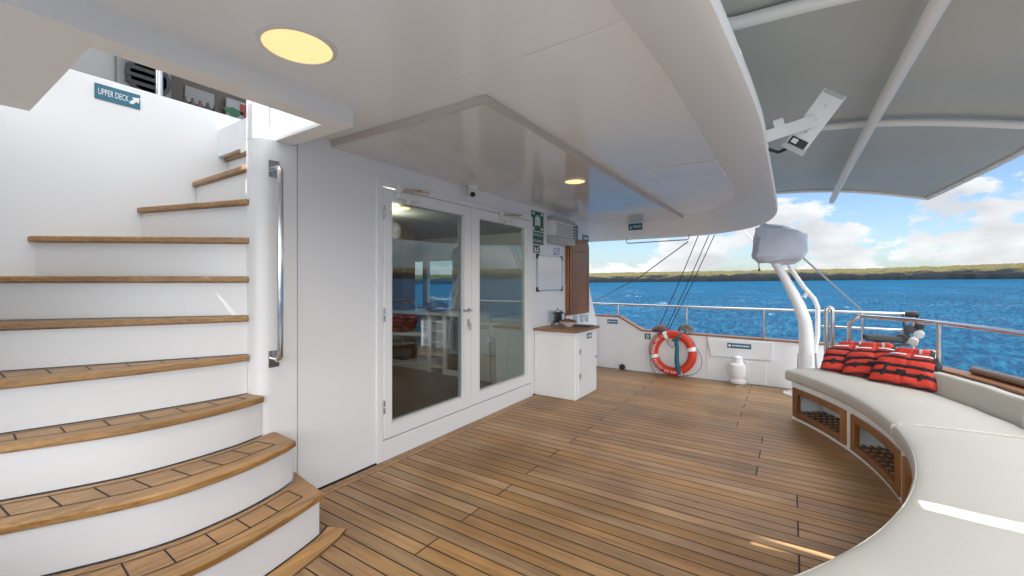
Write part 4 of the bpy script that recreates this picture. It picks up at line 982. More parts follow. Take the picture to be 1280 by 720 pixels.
ctube([(cx_out(0.15 + 6.05 * i / 30), 0.15 + 6.05 * i / 30, cz(cx_out(0.15 + 6.05 * i / 30), 0.15 + 6.05 * i / 30) - 0.006) for i in range(31)], 0.022, 'edge_tube')

# floodlight box bracketed to the ceiling edge
fl = thing('floodlight', (-0.05, 2.2, 2.0), 'white angled box on a bracket at the ceiling edge under the canopy', 'floodlight')
def fp(px, py, d): 
    u = (px - 640) / 530; v = (352 - py) / 530
    return Vector(((u * CR[0] - CR[1]) * d, (u * CR[1] + CR[0]) * d, H + v * d))
A_ = fp(1044, 116, 2.02); B_ = fp(991, 187, 2.16)       # box axis, top to bottom
axd = (A_ - B_).normalized(); vd = fp(1015, 150, 1.0) - Vector((0, 0, H)); vd.normalize()
side = axd.cross(vd).normalized(); fn = side.cross(axd).normalized(); ctr = (A_ + B_) / 2; hl = (A_ - B_).length / 2
m = MB(); m.obox(ctr, axd, side, fn, hl, 0.052, 0.030); m.build('housing', WHITEP, fl, bevel=0.004)
sgn = -1 if fn.dot(vd) > 0 else 1
top = ctr + fn * (sgn * 0.031)
m = MB()
m.obox(top - axd * (hl * 0.74), axd, side, fn, hl * 0.13, 0.040, 0.004); m.build('junction_recess', DARK, fl)
m = MB(); m.obox(top - axd * (hl * 0.74) + side * 0.018, axd, side, fn, hl * 0.08, 0.014, 0.012); m.build('connector', WHITEP, fl, bevel=0.002)
m = MB(); m.obox(top + axd * (hl * 0.93), axd, side, fn, hl * 0.06, 0.046, 0.0015); m.build('rating_label', GREYP, fl)
m = MB(); m.obox(top - axd * (hl * 0.98), axd, side, fn, hl * 0.09, 0.056, 0.024)
m.build('end_flange', GREYP, fl, bevel=0.002)
for q in (0.55, 0.1, -0.35):
    m = MB(); m.lathe([(0.007, 0), (0.007, 0.006)], top + axd * (hl * q), axis=fn * sgn, seg=10); m.build('screw', BRUSH, fl)
m = MB(); br0 = Vector((-0.105, 2.34, 2.035)); br1 = top + axd * (hl * 0.05)
e1 = (br1 - br0).normalized(); e2 = fn.cross(e1).normalized()
m.obox((br0 + br1) / 2 + fn * (sgn * 0.004), e1, e2, fn, (br1 - br0).length / 2 + 0.02, 0.028, 0.003); m.obox(br0 + e1 * 0.1 + e2 * 0.03 * (1 if e2.z > 0 else -1), e1, e2, fn, 0.03, 0.03, 0.01)
m.build('bracket', WHITEP, fl, bevel=0.002)
m = MB(); q0 = ctr - axd * hl * 0.8; m.tube([q0, q0 + Vector((-0.08, 0.03, -0.02)), Vector((-0.12, 2.45, 2.02)), Vector((-0.125, 2.5, 2.06))], 0.008, 8); m.build('cable', DARK, fl)

# ------------------------------------------------------------------ side bulwark with rail
bw = thing('side_bulwark', (-1, BY, 0), 'white side bulwark with a teak cap on the far side of the deck', 'bulwark')
def bz(x): return 0.80 if x < -2.22 else (0.80 - (x + 2.22) / (2.22 - 1.86) * (0.80 - 0.605) if x < -1.86 else 0.605 - (x + 1.86) * 0.012)
xs_ = [-6.5, -4.0, -2.52, -2.22, -1.86, -1.2, -0.6, 0.0, 0.6, 1.34]
m = MB()
for a, b in zip(xs_, xs_[1:]):
    m._mesh([(a, BY, -0.03), (b, BY, -0.03), (b, BY + 0.1, -0.03), (a, BY + 0.1, -0.03), (a, BY, bz(a)), (b, BY, bz(b)), (b, BY + 0.1, bz(b)), (a, BY + 0.1, bz(a))],
            [(0, 3, 2, 1), (4, 5, 6, 7), (0, 1, 5, 4), (2, 3, 7, 6)])
m.build('bulwark_wall', WHITE, bw)
m = MB()
for a, b in zip(xs_[1:], xs_[2:]):
    m._mesh([(a, BY - 0.025, bz(a)), (b, BY - 0.025, bz(b)), (b, BY + 0.125, bz(b)), (a, BY + 0.125, bz(a)), (a, BY - 0.025, bz(a) + 0.022), (b, BY - 0.025, bz(b) + 0.022), (b, BY + 0.125, bz(b) + 0.022), (a, BY + 0.125, bz(a) + 0.022)],
            [(0, 3, 2, 1), (4, 5, 6, 7), (0, 1, 5, 4), (2, 3, 7, 6), (0, 4, 7, 3), (1, 2, 6, 5)])
m.build('teak_cap', TEAKC, bw, bevel=0.005)
# raised fender box and lower locker moulded in the bulwark
ax_ = at(884, 430, y=BY).x; bx2 = at(968, 430, y=BY).x
m = MB(); z1b, z0b = 0.575, 0.33
f_ = lambda a, b, c: (a, c, b)
m.prism([(ax_, z1b), (bx2, z1b), (bx2 - 0.03, z0b), (ax_ + 0.05, z0b)], BY - 0.045, BY - 0.002, f_); m.build('moulded_panel', WHITE, bw, bevel=0.012)
m = MB(); m.prism([(at(906, 460, y=BY).x, 0.0), (at(958, 460, y=BY).x, 0.0), (at(958, 460, y=BY).x, 0.31), (at(906, 460, y=BY).x, 0.31)], BY - 0.022, BY - 0.001, f_); m.build('moulded_panel', WHITE, bw, bevel=0.01)
m = MB(); xx = at(885, 440, y=BY).x; m.box(xx - 0.012, xx, BY - 0.012, BY - 0.001, 0.0, 0.585); m.build('moulded_rib', WHITE, bw, bevel=0.004)
m = MB(); p = at(778, 461, y=BY); m.lathe([(0.045, 0.0), (0.045, 0.02), (0.025, 0.025)], (p.x, BY, 0.035), axis=(0, -1, 0), seg=20); m.build('scupper', DARK, bw)

srl = thing('side_rail', (-1, BY + 0.05, 0.6), 'stainless steel rail above the far side bulwark', 'railing')
zr = 0.985; ry = BY + 0.05; xe = 1.16
m = MB(); m.tube([(-6.4, ry, zr + 0.02), (-2.6, ry, zr + 0.01), (-1, ry, zr), (xe, ry, zr)], 0.017, 12); m.build('top_rail', STEEL, srl)
m = MB(); m.tube([(0.32, ry, 0.80), (xe, ry, 0.80)], 0.013, 10); m.build('mid_rail', STEEL, srl)
for px in (773, 858.5, 955, 1078):
    x_ = at(px, 400, y=ry).x; m = MB(); m.tube([(x_, ry, bz(x_)), (x_, ry, zr)], 0.019, 12); m.lathe([(0.034, 0), (0.034, 0.012), (0.02, 0.016)], (x_, ry, bz(x_) + 0.022), seg=18); m.build('post', STEEL, srl)
m = MB(); m.tube([(xe, ry, 0.60), (xe, ry, zr)], 0.016, 10); m.build('post', STEEL, srl)
m = MB(); m.lathe([(0.022, -0.08), (0.034, -0.06), (0.036, 0.03), (0.02, 0.04)], (xe, ry, zr), axis=(1, 0, 0), seg=14); m.build('end_fitting', BLACKP, srl)

def teal_plate(px, py, wx, hz, label, mt=TEAL, circ=False):
    p = at(px, py, y=BY - 0.002); yb = BY
    if 884 < px < 968: yb = BY - 0.34
    t = thing('bulwark_sign', (p.x, yb, p.z), label, 'sign')
    m = MB(); m.box(p.x - wx / 2, p.x + wx / 2, yb - 0.006, yb - 0.0005, p.z - hz / 2, p.z + hz / 2); m.build('plate', mt, t)
    m = MB(); yq = yb - 0.0075
    def fz(a, b, c_, d_): m.face([(p.x + a * wx, yq, p.z + c_ * hz), (p.x + b * wx, yq, p.z + c_ * hz), (p.x + b * wx, yq, p.z + d_ * hz), (p.x + a * wx, yq, p.z + d_ * hz)])
    if circ:
        m.strip([(p.x + 0.2 * wx * math.cos(i * PI / 8), yq, p.z + 0.05 * hz + 0.24 * hz * math.sin(i * PI / 8)) for i in range(16)], 0.010, up=(0, 1, 0), closed=True); fz(-0.3, 0.3, -0.4, -0.33)
    else:
        fz(-0.44, -0.34, -0.2, 0.2)
        for q in range(9): fz(-0.28 + q * 0.08, -0.23 + q * 0.08, -0.12, 0.16)
    m.build('print', SIGNW, t, smooth=False, recalc=False)
teal_plate(765.5, 402, 0.17, 0.065, 'small teal sign at the raised left end of the far bulwark')
teal_plate(927, 428.5, 0.27, 0.065, 'long teal sign on the far bulwark above the white fitting')
teal_plate(809.5, 420.5, 0.085, 0.085, 'little square green sign beside the lifebuoy', GREEN, True)

# lifebuoy leaning on the bulwark
bc = at(841, 442, y=BY - 0.075); Rb, rb = 0.262, 0.056
bc.z = at(841, 441, y=BY - 0.075).z
lb = thing('lifebuoy', (bc.x, bc.y, 0.02), 'red orange lifebuoy with white bands and boat name leaning on the bulwark', 'lifebuoy')
ex, ez_ = Vector((1, 0, 0)), Vector((0, 0.09, 1)).normalized(); en = ex.cross(ez_).normalized()     # en points -y (to the deck)
if en.y > 0: en = -en
def bp_(a_, r_, o_=0): return bc + ex * (r_ * math.cos(a_)) + ez_ * (r_ * math.sin(a_)) + en * o_
def torus_part(a0, a1, rr2, n, seg=20):
    rows = []
    for i in range(n + 1):
        a_ = a0 + (a1 - a0) * i / n
        rows.append([bp_(a_, Rb + rr2 * math.cos(s_ * 2 * PI / seg), rr2 * 0.85 * math.sin(s_ * 2 * PI / seg)) for s_ in range(seg + 1)])
    m = MB(); m.grid(rows); bmesh.ops.remove_doubles(m.bm, verts=m.bm.verts, dist=1e-5); return m
torus_part(0, 2 * PI, rb, 96).build('ring', BUOYR, lb, angle=180)
for deg in (112, 195, 292, 15):
    torus_part(R(deg - 5.5), R(deg + 5.5), rb + 0.0025, 6).build('white_band', REFL, lb, angle=180)
m = MB()
def arc_text(s, a_start, a_end, sz):
    for i, ch in enumerate(s):
        if ch == ' ': continue
        a_ = R(a_start + (a_end - a_start) * (i + 0.5) / len(s))
        er = (ex * math.cos(a_) + ez_ * math.sin(a_)).normalized(); et = (ex * math.sin(a_) - ez_ * math.cos(a_)).normalized()
        text_into(m, ch, sz, bp_(a_, Rb + 0.004, rb * 0.85 + 0.001), et, er, 0.0 if True else 0)
arc_text('ANGELITO I', 188, 119, 0.062)
arc_text('TN-00-00787', 284, 203, 0.055)
m.build('lettering', SIGNW, lb, smooth=False, recalc=False)
m = MB()
for k in range(4):
    a0 = R((112, 195, 292, 15)[k]); a1 = R((195, 292, 375, 112)[k]); n = 14; sag = (0.02, 0.075, 0.085, 0.0)[k]
    m.tube([bp_(a0 + (a1 - a0) * i / n, Rb + rb + 0.004 + sag * math.sin(PI * i / n) ** 1.0, 0.0) for i in range(n + 1)], 0.005, 6)
m.tube([bp_(R(115), Rb - rb, 0.0), bp_(R(120), 0.14, 0.0), bp_(R(95), 0.07, 0), bp_(R(70), 0.16, 0.01)], 0.005, 6)
m.build('grab_line', ROPE, lb)
st2 = thing('teal_strap', bp_(R(58), 0.2), 'dark teal webbing strap hanging through the lifebuoy', 'strap')
m = MB(); P0 = bp_(R(66), Rb + rb + 0.01, 0.01); P1 = bp_(R(70), Rb - 0.02, rb + 0.012); P2 = bp_(R(76), 0.17, 0.05); P3 = bp_(R(330), 0.07, 0.055); P4 = bp_(R(292), 0.20, 0.060); P5 = bp_(R(291), Rb + rb, 0.04)
m.tube([P0, P1, P2], [0.016, 0.018, 0.02], 10); m.tube([P2 + Vector((0.0, 0, 0)), P2 + Vector((0.03, 0, -0.05)), P3, P4, P5 + Vector((0, 0, -0.0))], [0.034, 0.026, 0.030, 0.036, 0.03], 12)
m.tube([P2 + Vector((-0.045, 0, 0.015)), P2 + Vector((0, -0.01, 0.025)), P2 + Vector((0.05, 0, 0.01))], [0.018, 0.03, 0.018], 10); m.build('webbing', TEALT, st2, sub=1)
m = MB(); p = at(857, 410, y=BY + 0.03); p.z = bz(p.x) + 0.03
cr_ = thing('rope_coil', p, 'grey coil of rope lying on the teak cap behind the lifebuoy', 'rope')
for q in range(5):
    m.tube([p + Vector(((0.10 - 0.012 * q) * math.cos(i * PI / 9), 0.05 * math.sin(i * PI / 9), 0.012 + 0.016 * q + 0.03 * (math.sin(i * 1.1 + q) + 1) * 0.6)) for i in range(18)], 0.011, 7, closed=True)
m.build('coil', ROPE, cr_)
m = MB(); p = at(826, 409, y=BY + 0.05); p.z = bz(p.x) + 0.02
m.lathe([(0.12, 0), (0.125, 0.02), (0.10, 0.055), (0.05, 0.085), (0.005, 0.095)], p, seg=20)
tag(m.build('fairlead_cover', BROWNL), 'rounded brown leather pad on the teak cap left of the rope', 'pad')
m = MB(); a = at(858, 303, y=6.5); m.tube([at(860, 302, y=6.52), at(800, 346, y=6.9), at(742, 377, y=7.3)], 0.007, 6)
tag(m.build('mooring_line', DROPE), 'thin dark line slanting left from the grab bar to the rail', 'rope', 'lines hanging from the ceiling edge')
for q, (xa, xb, s_) in enumerate(((873, 822, 'leftmost'), (886, 832, 'middle'), (893, 836, 'rightmost'))):
    m = MB(); a = at(xa, 294, y=6.45); b = at(xb, 412, y=BY + 0.06); m.tube([a, (a + b) / 2 + Vector((0.01, 0.02, 0)), b], 0.006, 6)
    tag(m.build('steep_line', DROPE), '%s of the three steep dark lines running down to the bulwark' % s_, 'rope', 'lines hanging from the ceiling edge')

# white deck vent / capstan by the bulwark
p = at(923, 481, z=0.0); p.y = min(p.y, BY - 0.14)
cp = thing('deck_capstan', p, 'white capped capstan standing on deck before the bulwark', 'capstan')
m = MB(); m.lathe([(0.10, 0.0), (0.10, 0.02), (0.075, 0.03)], p, seg=28); m.build('base', STEEL, cp)
m = MB(); m.lathe([(0.092, 0.03), (0.095, 0.06), (0.070, 0.075), (0.070, 0.10), (0.088, 0.11), (0.095, 0.14), (0.105, 0.22), (0.098, 0.27), (0.06, 0.285), (0.052, 0.30), (0.050, 0.36), (0.03, 0.375)], p, seg=28); m.build('drum', WHITE, cp)
m = MB(); m.box(p.x + 0.085, p.x + 0.125, p.y - 0.04, p.y + 0.04, 0.13, 0.30); m.build('side_box', WHITEP, cp, bevel=0.01)

# ------------------------------------------------------------------ davit crane with a covered winch
dv = thing('davit_crane', (0.03, 6.12, 0), 'white davit crane with fabric covered winch head by the bulwark', 'crane')
dq = 5.15
base = at(1000, 489, z=0.0); base = Vector((0.06, 6.1, 0))
def dp(px, py, d=None):
    return at(px, py, y=6.1)
m = MB(); m.lathe([(0.17, 0), (0.17, 0.015), (0.15, 0.02)], (dp(1000, 470).x, 6.1, 0), seg=28)
for q in range(8): m.lathe([(0.012, 0.02), (0.012, 0.032)], (dp(1000, 470).x + 0.13 * math.cos(q * PI / 4), 6.1 + 0.13 * math.sin(q * PI / 4), 0), seg=6)
m.build('base_plate', WHITEP, dv)
m = MB(); m.tube([dp(1003, 489), dp(1006, 470), dp(1008, 440), dp(1008, 418), dp(1006, 402), dp(999, 382), dp(990, 364), dp(980, 346), dp(967, 326)], [0.088, 0.084, 0.078, 0.074, 0.070, 0.064, 0.056, 0.048, 0.042], 16)
for v in m.bm.verts: pass
m.build('arm', WHITE, dv)
m = MB(); m.tube([dp(1016, 448), dp(1022, 420), dp(1022, 384), dp(1018, 374), dp(1004, 358), dp(990, 338), dp(984, 326)], 0.026, 10); m.tube([dp(1005, 372), dp(1010, 364)], 0.022, 8); m.build('brace', WHITE, dv)
m = MB(); m.tube([dp(998, 440) + Vector((0, -0.09, 0)), dp(997, 474) + Vector((0, -0.1, 0))], 0.011, 8); m.tube([dp(1019, 440) + Vector((0, -0.09, 0)), dp(1021, 470) + Vector((0, -0.1, 0))], 0.011, 8); m.build('hydraulic_strut', GREYP, dv)
# covered head : lumpy cloth bag
def blob(c, hx, hy, hz, ex_, ez2, n=20, k=13, seed=1):
    from mathutils import noise
    ey_ = ez2.cross(ex_).normalized(); rows = []
    for j in range(k + 1):
        v_ = -PI / 2 + PI * j / k; row = []
        for i in range(n):
            u_ = 2 * PI * i / n; se = lambda t, p_: math.copysign(abs(t) ** p_, t)
            x_ = se(math.cos(v_), 0.42) * se(math.cos(u_), 0.5); y_ = se(math.cos(v_), 0.42) * se(math.sin(u_), 0.5); z_ = se(math.sin(v_), 0.5)
            nn = 1 + 0.26 * noise.noise((x_ * 1.6 + seed, y_ * 1.6, z_ * 1.6)) - 0.22 * abs(noise.noise((x_ * 1.7 + z_ * 2.2, y_ * 1.5, seed))) - 0.14 * abs(noise.noise((x_ * 3 - z_ * 3.4, y_ * 2, seed + 5))) + 0.08
            nn = 1 + (nn - 1) * (1 - 0.8 * min(1, abs(x_)) ** 8)
            taper = 1 - 0.22 * (x_ > 0) * abs(x_)
            row.append(c + ex_ * (x_ * hx * nn) + ey_ * (y_ * hy * nn) + ez2 * (z_ * hz * nn * taper))
        rows.append(row + [row[0]])
    m = MB(); m.grid(rows); bmesh.ops.remove_doubles(m.bm, verts=m.bm.verts, dist=1e-5); return m
hc = dp(974, 306)
blob(hc, 0.275, 0.18, 0.225, Vector((0.97, 0.15, -0.06)).normalized(), Vector((0.08, 0, 1)).normalized(), seed=4).build('winch_cover', COVER, dv, angle=28)
m = MB(); m.tube([dp(948, 325), dp(949, 336)], 0.006, 6); m.lathe([(0.012, 0), (0.012, -0.03)], dp(949, 336), seg=8); m.build('toggle', DARK, dv)
m = MB(); m.tube([dp(997, 316), at(1076, 387, y=7.0)], 0.011, 8); m.tube([at(932, 290, y=6.6), dp(952, 312)], 0.010, 8)
tag(m.build('stay_wire', BRUSH), 'thin steel stay slanting right from the covered crane head', 'wire')

# gate posts
gp = thing('gate_post', (0.35, 5.75, 0), 'pair of upright stainless gate tubes beside the bench end', 'gate post')
for px, rr3 in ((1033, 0.024), (1041, 0.024)):
    c_ = at(px, 420, y=5.75); m = MB(); m.tube([(c_.x, 5.75, 0), (c_.x, 5.75, 1.03)], rr3, 12); m.build('upright', STEEL, gp)
m = MB(); a = at(1033, 400, y=5.75); b = at(1041, 400, y=5.75)
m.tube([(a.x, 5.75, 1.03)] + [((a.x + b.x) / 2 - (b.x - a.x) / 2 * math.cos(i * PI / 6), 5.75, 1.03 + 0.035 * math.sin(i * PI / 6)) for i in range(1, 6)] + [(b.x, 5.75, 1.03)], 0.022, 12); m.build('bend', STEEL, gp)
# rigging cluster at the rail end
rg = thing('rigging_blocks', (1.1, 6.3, 0.8), 'black and grey rigging blocks and shackles hanging on the rail end', 'rigging')
for q, (dx, dz, s_, mt) in enumerate(((-0.05, -0.17, 0.05, DARK), (0.03, -0.22, 0.045, GREYP), (-0.11, -0.27, 0.055, DARK), (-0.02, -0.30, 0.05, GREYP), (0.04, -0.12, 0.04, DARK))):
    m = MB(); m.lathe([(s_ * 0.4, -0.03), (s_, -0.025), (s_, 0.025), (s_ * 0.4, 0.03)], (xe + dx, ry - 0.05, zr + dz), axis=(0.3, 1, 0.2 * q), seg=14); m.build('block', mt, rg)
m = MB(); m.tube([(xe - 0.1, ry - 0.03, zr), (xe - 0.08, ry - 0.05, zr - 0.2), (xe, ry - 0.04, zr - 0.33), (xe - 0.2, ry - 0.06, zr - 0.36), (xe - 0.36, ry - 0.05, 0.66)], 0.014, 8); m.tube([(xe + 0.02, ry, zr), (xe + 0.03, ry - 0.04, 0.66)], 0.012, 8); m.build('line', DROPE, rg)
m = MB(); m.box(0.72, 1.06, ry - 0.09, ry - 0.0, 0.66, 0.74); m.build('dark_pad', DARK, rg, bevel=0.03)

# ------------------------------------------------------------------ stern bulwark, rail
def arcs(r, a0, a1, n, z): return [pol(r, a0 + (a1 - a0) * i / n, z) for i in range(n + 1)]
sb = thing('stern_bulwark', pol(3.9, 0), 'white curved stern bulwark with teak capping behind the bench', 'bulwark')
def arc_solid(r0, r1, a0, a1, z0, z1, n=40):
    m = MB(); rows = []
    for (r_, z_) in ((r0, z0), (r1, z0), (r1, z1), (r0, z1), (r0, z0)): rows.append([pol(r_, a0 + (a1 - a0) * i / n, z_) for i in range(n + 1)])
    m.grid(rows)
    for i in (0, n): m.face([pol(r_, a0 + (a1 - a0) * i / n, z_) for r_, z_ in ((r0, z0), (r1, z0), (r1, z1), (r0, z1))])
    bmesh.ops.remove_doubles(m.bm, verts=m.bm.verts, dist=1e-5); return m
arc_solid(3.855, 3.95, -58, 36, -0.05, 0.62).build('bulwark_wall', WHITE, sb)
arc_solid(3.825, 3.97, -58, 36.3, 0.62, 0.642).build('teak_cap', TEAKC, sb, bevel=0.005)
m = MB(); m.tube(arcs(3.935, -50, 21, 40, 0.672), 0.030, 12); m.build('rubbing_tube', mat('bronze_tube', (0.24, 0.17, 0.13), 0.35, metal=0.3), sb)
sr = thing('stern_rail', pol(3.88, 0, 0.64), 'bent stainless steel rail curving around the stern', 'railing')
m = MB(); rp_ = 3.88
pts = [pol(3.72, 36.3, 0.50), pol(3.72, 36.3, 0.93)] + [pol(3.72 + 0.01 * i, 36.3 - 0.9 * math.sin(i * PI / 12) - 0.0, 0.93 + 0.075 * math.sin(i * PI / 12)) for i in range(1, 7)] + [pol(3.80, 32, 1.01), pol(3.86, 28, 1.01)] + arcs(rp_, 25, -55, 50, 1.01)
m.tube(pts, 0.019, 12); m.build('top_rail', STEEL, sr)
for a_ in (24.6, 4, -16, -36):
    m = MB(); m.tube([pol(rp_, a_, 0.64), pol(rp_, a_, 1.01)], 0.020, 12); m.lathe([(0.036, 0.64), (0.036, 0.654), (0.02, 0.658)], pol(rp_, a_, 0), seg=18); m.build('post', STEEL, sr)

# ------------------------------------------------------------------ curved bench with lockers
RI = 3.06; RO = 3.84
bn = thing('curved_bench', pol(3.4, 0), 'curved white stern bench with teak framed locker openings', 'bench')
A1 = 35.2
m = MB()
arc_solid(RI + 0.035, RO, -56, A1 - 0.4, 0.33, 0.362).bm.free() if False else None
mm = arc_solid(RI + 0.012, RO, -56, A1, 0.335, 0.362); mm.build('bench_top', WHITE, bn, bevel=0.003)
# front panel built as frame round the openings
opens = [(34.7, 20.5), (19.0, 4.1), (2.6, -12.4), (-14.0, -29.0), (-30.6, -45.0)]
zb_, zt_ = 0.03, 0.312
def fslab(m, a0, a1, z0, z1, r0=RI + 0.014, r1=RI + 0.034, n=None):
    n = n or max(1, int(abs(a1 - a0) / 1.2)); rows = []
    for (r_, z_) in ((r0, z0), (r1, z0), (r1, z1), (r0, z1), (r0, z0)): rows.append([pol(r_, a0 + (a1 - a0) * i / n, z_) for i in range(n + 1)])
    m.grid(rows)
    for i in (0, n): m.face([pol(r_, a0 + (a1 - a0) * i / n, z_) for r_, z_ in ((r0, z0), (r1, z0), (r1, z1), (r0, z1))])
m = MB(); fslab(m, A1, -56, 0, zb_); fslab(m, A1, -56, zt_, 0.335)
edges = [A1] + [v_ for o_ in opens for v_ in o_] + [-56]
for a0, a1 in zip(edges[::2], edges[1::2]): fslab(m, a0, a1, zb_, zt_, n=2)
bmesh.ops.remove_doubles(m.bm, verts=m.bm.verts, dist=1e-5)
m.build('front_panel', WHITE, bn)
m = MB(); mm = []
# end panel
P0_, P1_ = pol(RI + 0.014, A1), pol(RO, A1); d_ = (P1_ - P0_).normalized(); n_ = Vector((-d_.y, d_.x, 0))
m.obox((P0_ + P1_) / 2 + Vector((0, 0, 0.168)) - n_ * 0.01, d_, n_, (0, 0, 1), (P1_ - P0_).length / 2, 0.009, 0.167); m.build('end_panel', WHITE, bn)
for a0, a1 in opens:
    m = MB(); fw = 0.072; da = math.degrees(fw / RI); r0, r1 = RI - 0.002, RI + 0.030
    fslab(m, a0, a0 - da, zb_, zt_, r0, r1, 2); fslab(m, a1 + da, a1, zb_, zt_, r0, r1, 2)
    fslab(m, a0 - da, a1 + da, zb_, zb_ + 0.055, r0, r1); fslab(m, a0 - da, a1 + da, zt_ - 0.055, zt_, r0, r1)
    bmesh.ops.remove_doubles(m.bm, verts=m.bm.verts, dist=1e-5)
    frm = m.build('opening_frame', TEAKF, bn, bevel=0.004)
    # slatted teak shelf inside
    m = MB(); n = 9; ang = [a0 - da * 0.4 + (a1 - a0 + da * 0.8) * i / n for i in range(n + 1)]
    for i in range(n):
        aa_ = (ang[i] + ang[i + 1]) / 2; c_ = pol(RI + 0.19, aa_, 0.075); rd = (pol(1, aa_) - pol(0, aa_)).normalized(); tg = Vector((-rd.y, rd.x, 0)); m.obox(c_, rd, tg, (0, 0, 1), 0.15, 0.011, 0.006)
    for k in range(6):
        m.m = 0; rr4 = RI + 0.07 + k * 0.05; rows = arcs(rr4, a0 - 0.5, a1 + 0.5, 8, 0.086); m.strip(rows, 0.022)
    m.build('slatted_shelf', TEAKC, frm)
m = MB(); m.grid([[pol(RI + 0.30, A1 - 1 - i * 3, 0.01) for i in range(30)], [pol(RI + 0.24, A1 - 1 - i * 3, 0.33) for i in range(30)]]); m.build('locker_back', WHITE, bn)
m = MB(); m.grid([[pol(RI + 0.04, A1 - 1 - i * 3, 0.05) for i in range(30)], [pol(RI + 0.36, A1 - 1 - i * 3, 0.05) for i in range(30)]]); m.build('locker_floor', WHITE, bn)
for i_ in (19.75, 3.35, -13.2, -29.8):
    m = MB(); p0, p1 = pol(RI + 0.035, i_), pol(RI + 0.36, i_); d_ = (p1 - p0).normalized(); m.obox((p0 + p1) / 2 + Vector((0, 0, 0.18)), d_, (-d_.y, d_.x, 0), (0, 0, 1), (p1 - p0).length / 2, 0.008, 0.155); m.build('locker_divider', WHITE, bn)

def cushion(a0, a1, r0, r1, z0, z1, name, label, cat, rnd=0.045, lean=0.0, ang_round=True):
    """upholstered block following the arc, rolled edges"""
    n = max(6, int(abs(a1 - a0) * 5)); hz = (z1 - z0) / 2; zc = (z0 + z1) / 2; rc = (r0 + r1) / 2; hr_ = (r1 - r0) / 2
    from mathutils import noise
    rows = []; S = 40
    for i in range(n + 1):
        t = i / n; a_ = a0 + (a1 - a0) * t
        edge = min(t, 1 - t) * abs(a1 - a0) * rc * PI / 180; q = 1 if edge > 0.014 else math.sqrt(max(0, 1 - (1 - edge / 0.014) ** 2)) * 0.5 + 0.5
        row = []
        for s_ in range(S):
            th = 2 * PI * s_ / S; c_, sn = math.cos(th), math.sin(th)
            px_ = math.copysign(abs(c_) ** 0.22, c_); pz_ = math.copysign(abs(sn) ** 0.42, sn)
            k1 = (hr_ - rnd * (1 - q)) / hr_; k2 = (hz - rnd * (1 - q) * 0.9) / hz
            r_ = rc + px_ * hr_ * k1; z_ = zc + pz_ * hz * k2
            z_ += 0.006 * noise.noise((a_ * 0.25, r_ * 3, 1)) + (0.010 * (1 - ((r_ - rc) / hr_) ** 2) if pz_ > 0 else 0)
            r_ += lean * (z_ - z0)
            row.append(pol(r_, a_, z_))
        rows.append(row + [row[0]])
    m = MB(); m.grid(rows); m.face(rows[0][:-1]); m.face(rows[-1][:-1])
    bmesh.ops.remove_doubles(m.bm, verts=m.bm.verts, dist=1e-5)
    t = thing(name, pol(rc, (a0 + a1) / 2, z0), label, cat, 'bench cushions')
    m.build('upholstery', CUSH, t, angle=60)
    m = MB()
    for a_ in (a0 - 0.15 * (1 if a0 > a1 else -1), a1 + 0.15 * (1 if a0 > a1 else -1)):
        m.tube([pol(r0 + 0.03 + (r1 - r0 - 0.06) * i / 8 + lean * (z1 - z0), a_, z1 - 0.004 + 0.007 * (1 - (2 * i / 8 - 1) ** 2)) for i in range(9)], 0.005, 6)
    m.tube([pol(r0 + 0.012 + lean * (z1 - z0), a0 + (a1 - a0) * (0.015 + 0.97 * i / 30), z1 - 0.012) for i in range(31)], 0.0022, 6)
    m.build('piping', CUSH, t)
ZS = 0.475
cushion(A1 + 0.9, 4.6, RI - 0.03, 3.72, 0.363, ZS, 'seat_cushion', 'cream seat cushion at the far end of the bench under the life jackets', 'cushion')
cushion(4.3, -41, RI - 0.03, 3.72, 0.363, ZS, 'seat_cushion', 'nearest cream seat cushion crossed by a streak of sunlight', 'cushion')
cushion(-41.3, -56, RI - 0.03, 3.72, 0.363, ZS, 'seat_cushion', 'cream seat cushion at the near bottom corner of the bench', 'cushion')
cushion(A1 - 1.5, 9.4, 3.725, 3.81, 0.40, 0.615, 'back_cushion', 'low cream back cushion beside the stack of life jackets', 'cushion', rnd=0.03, lean=0.12)
cushion(9.1, -25, 3.725, 3.81, 0.40, 0.615, 'back_cushion', 'low cream back cushion at the right edge of the photo', 'cushion', rnd=0.03, lean=0.12)

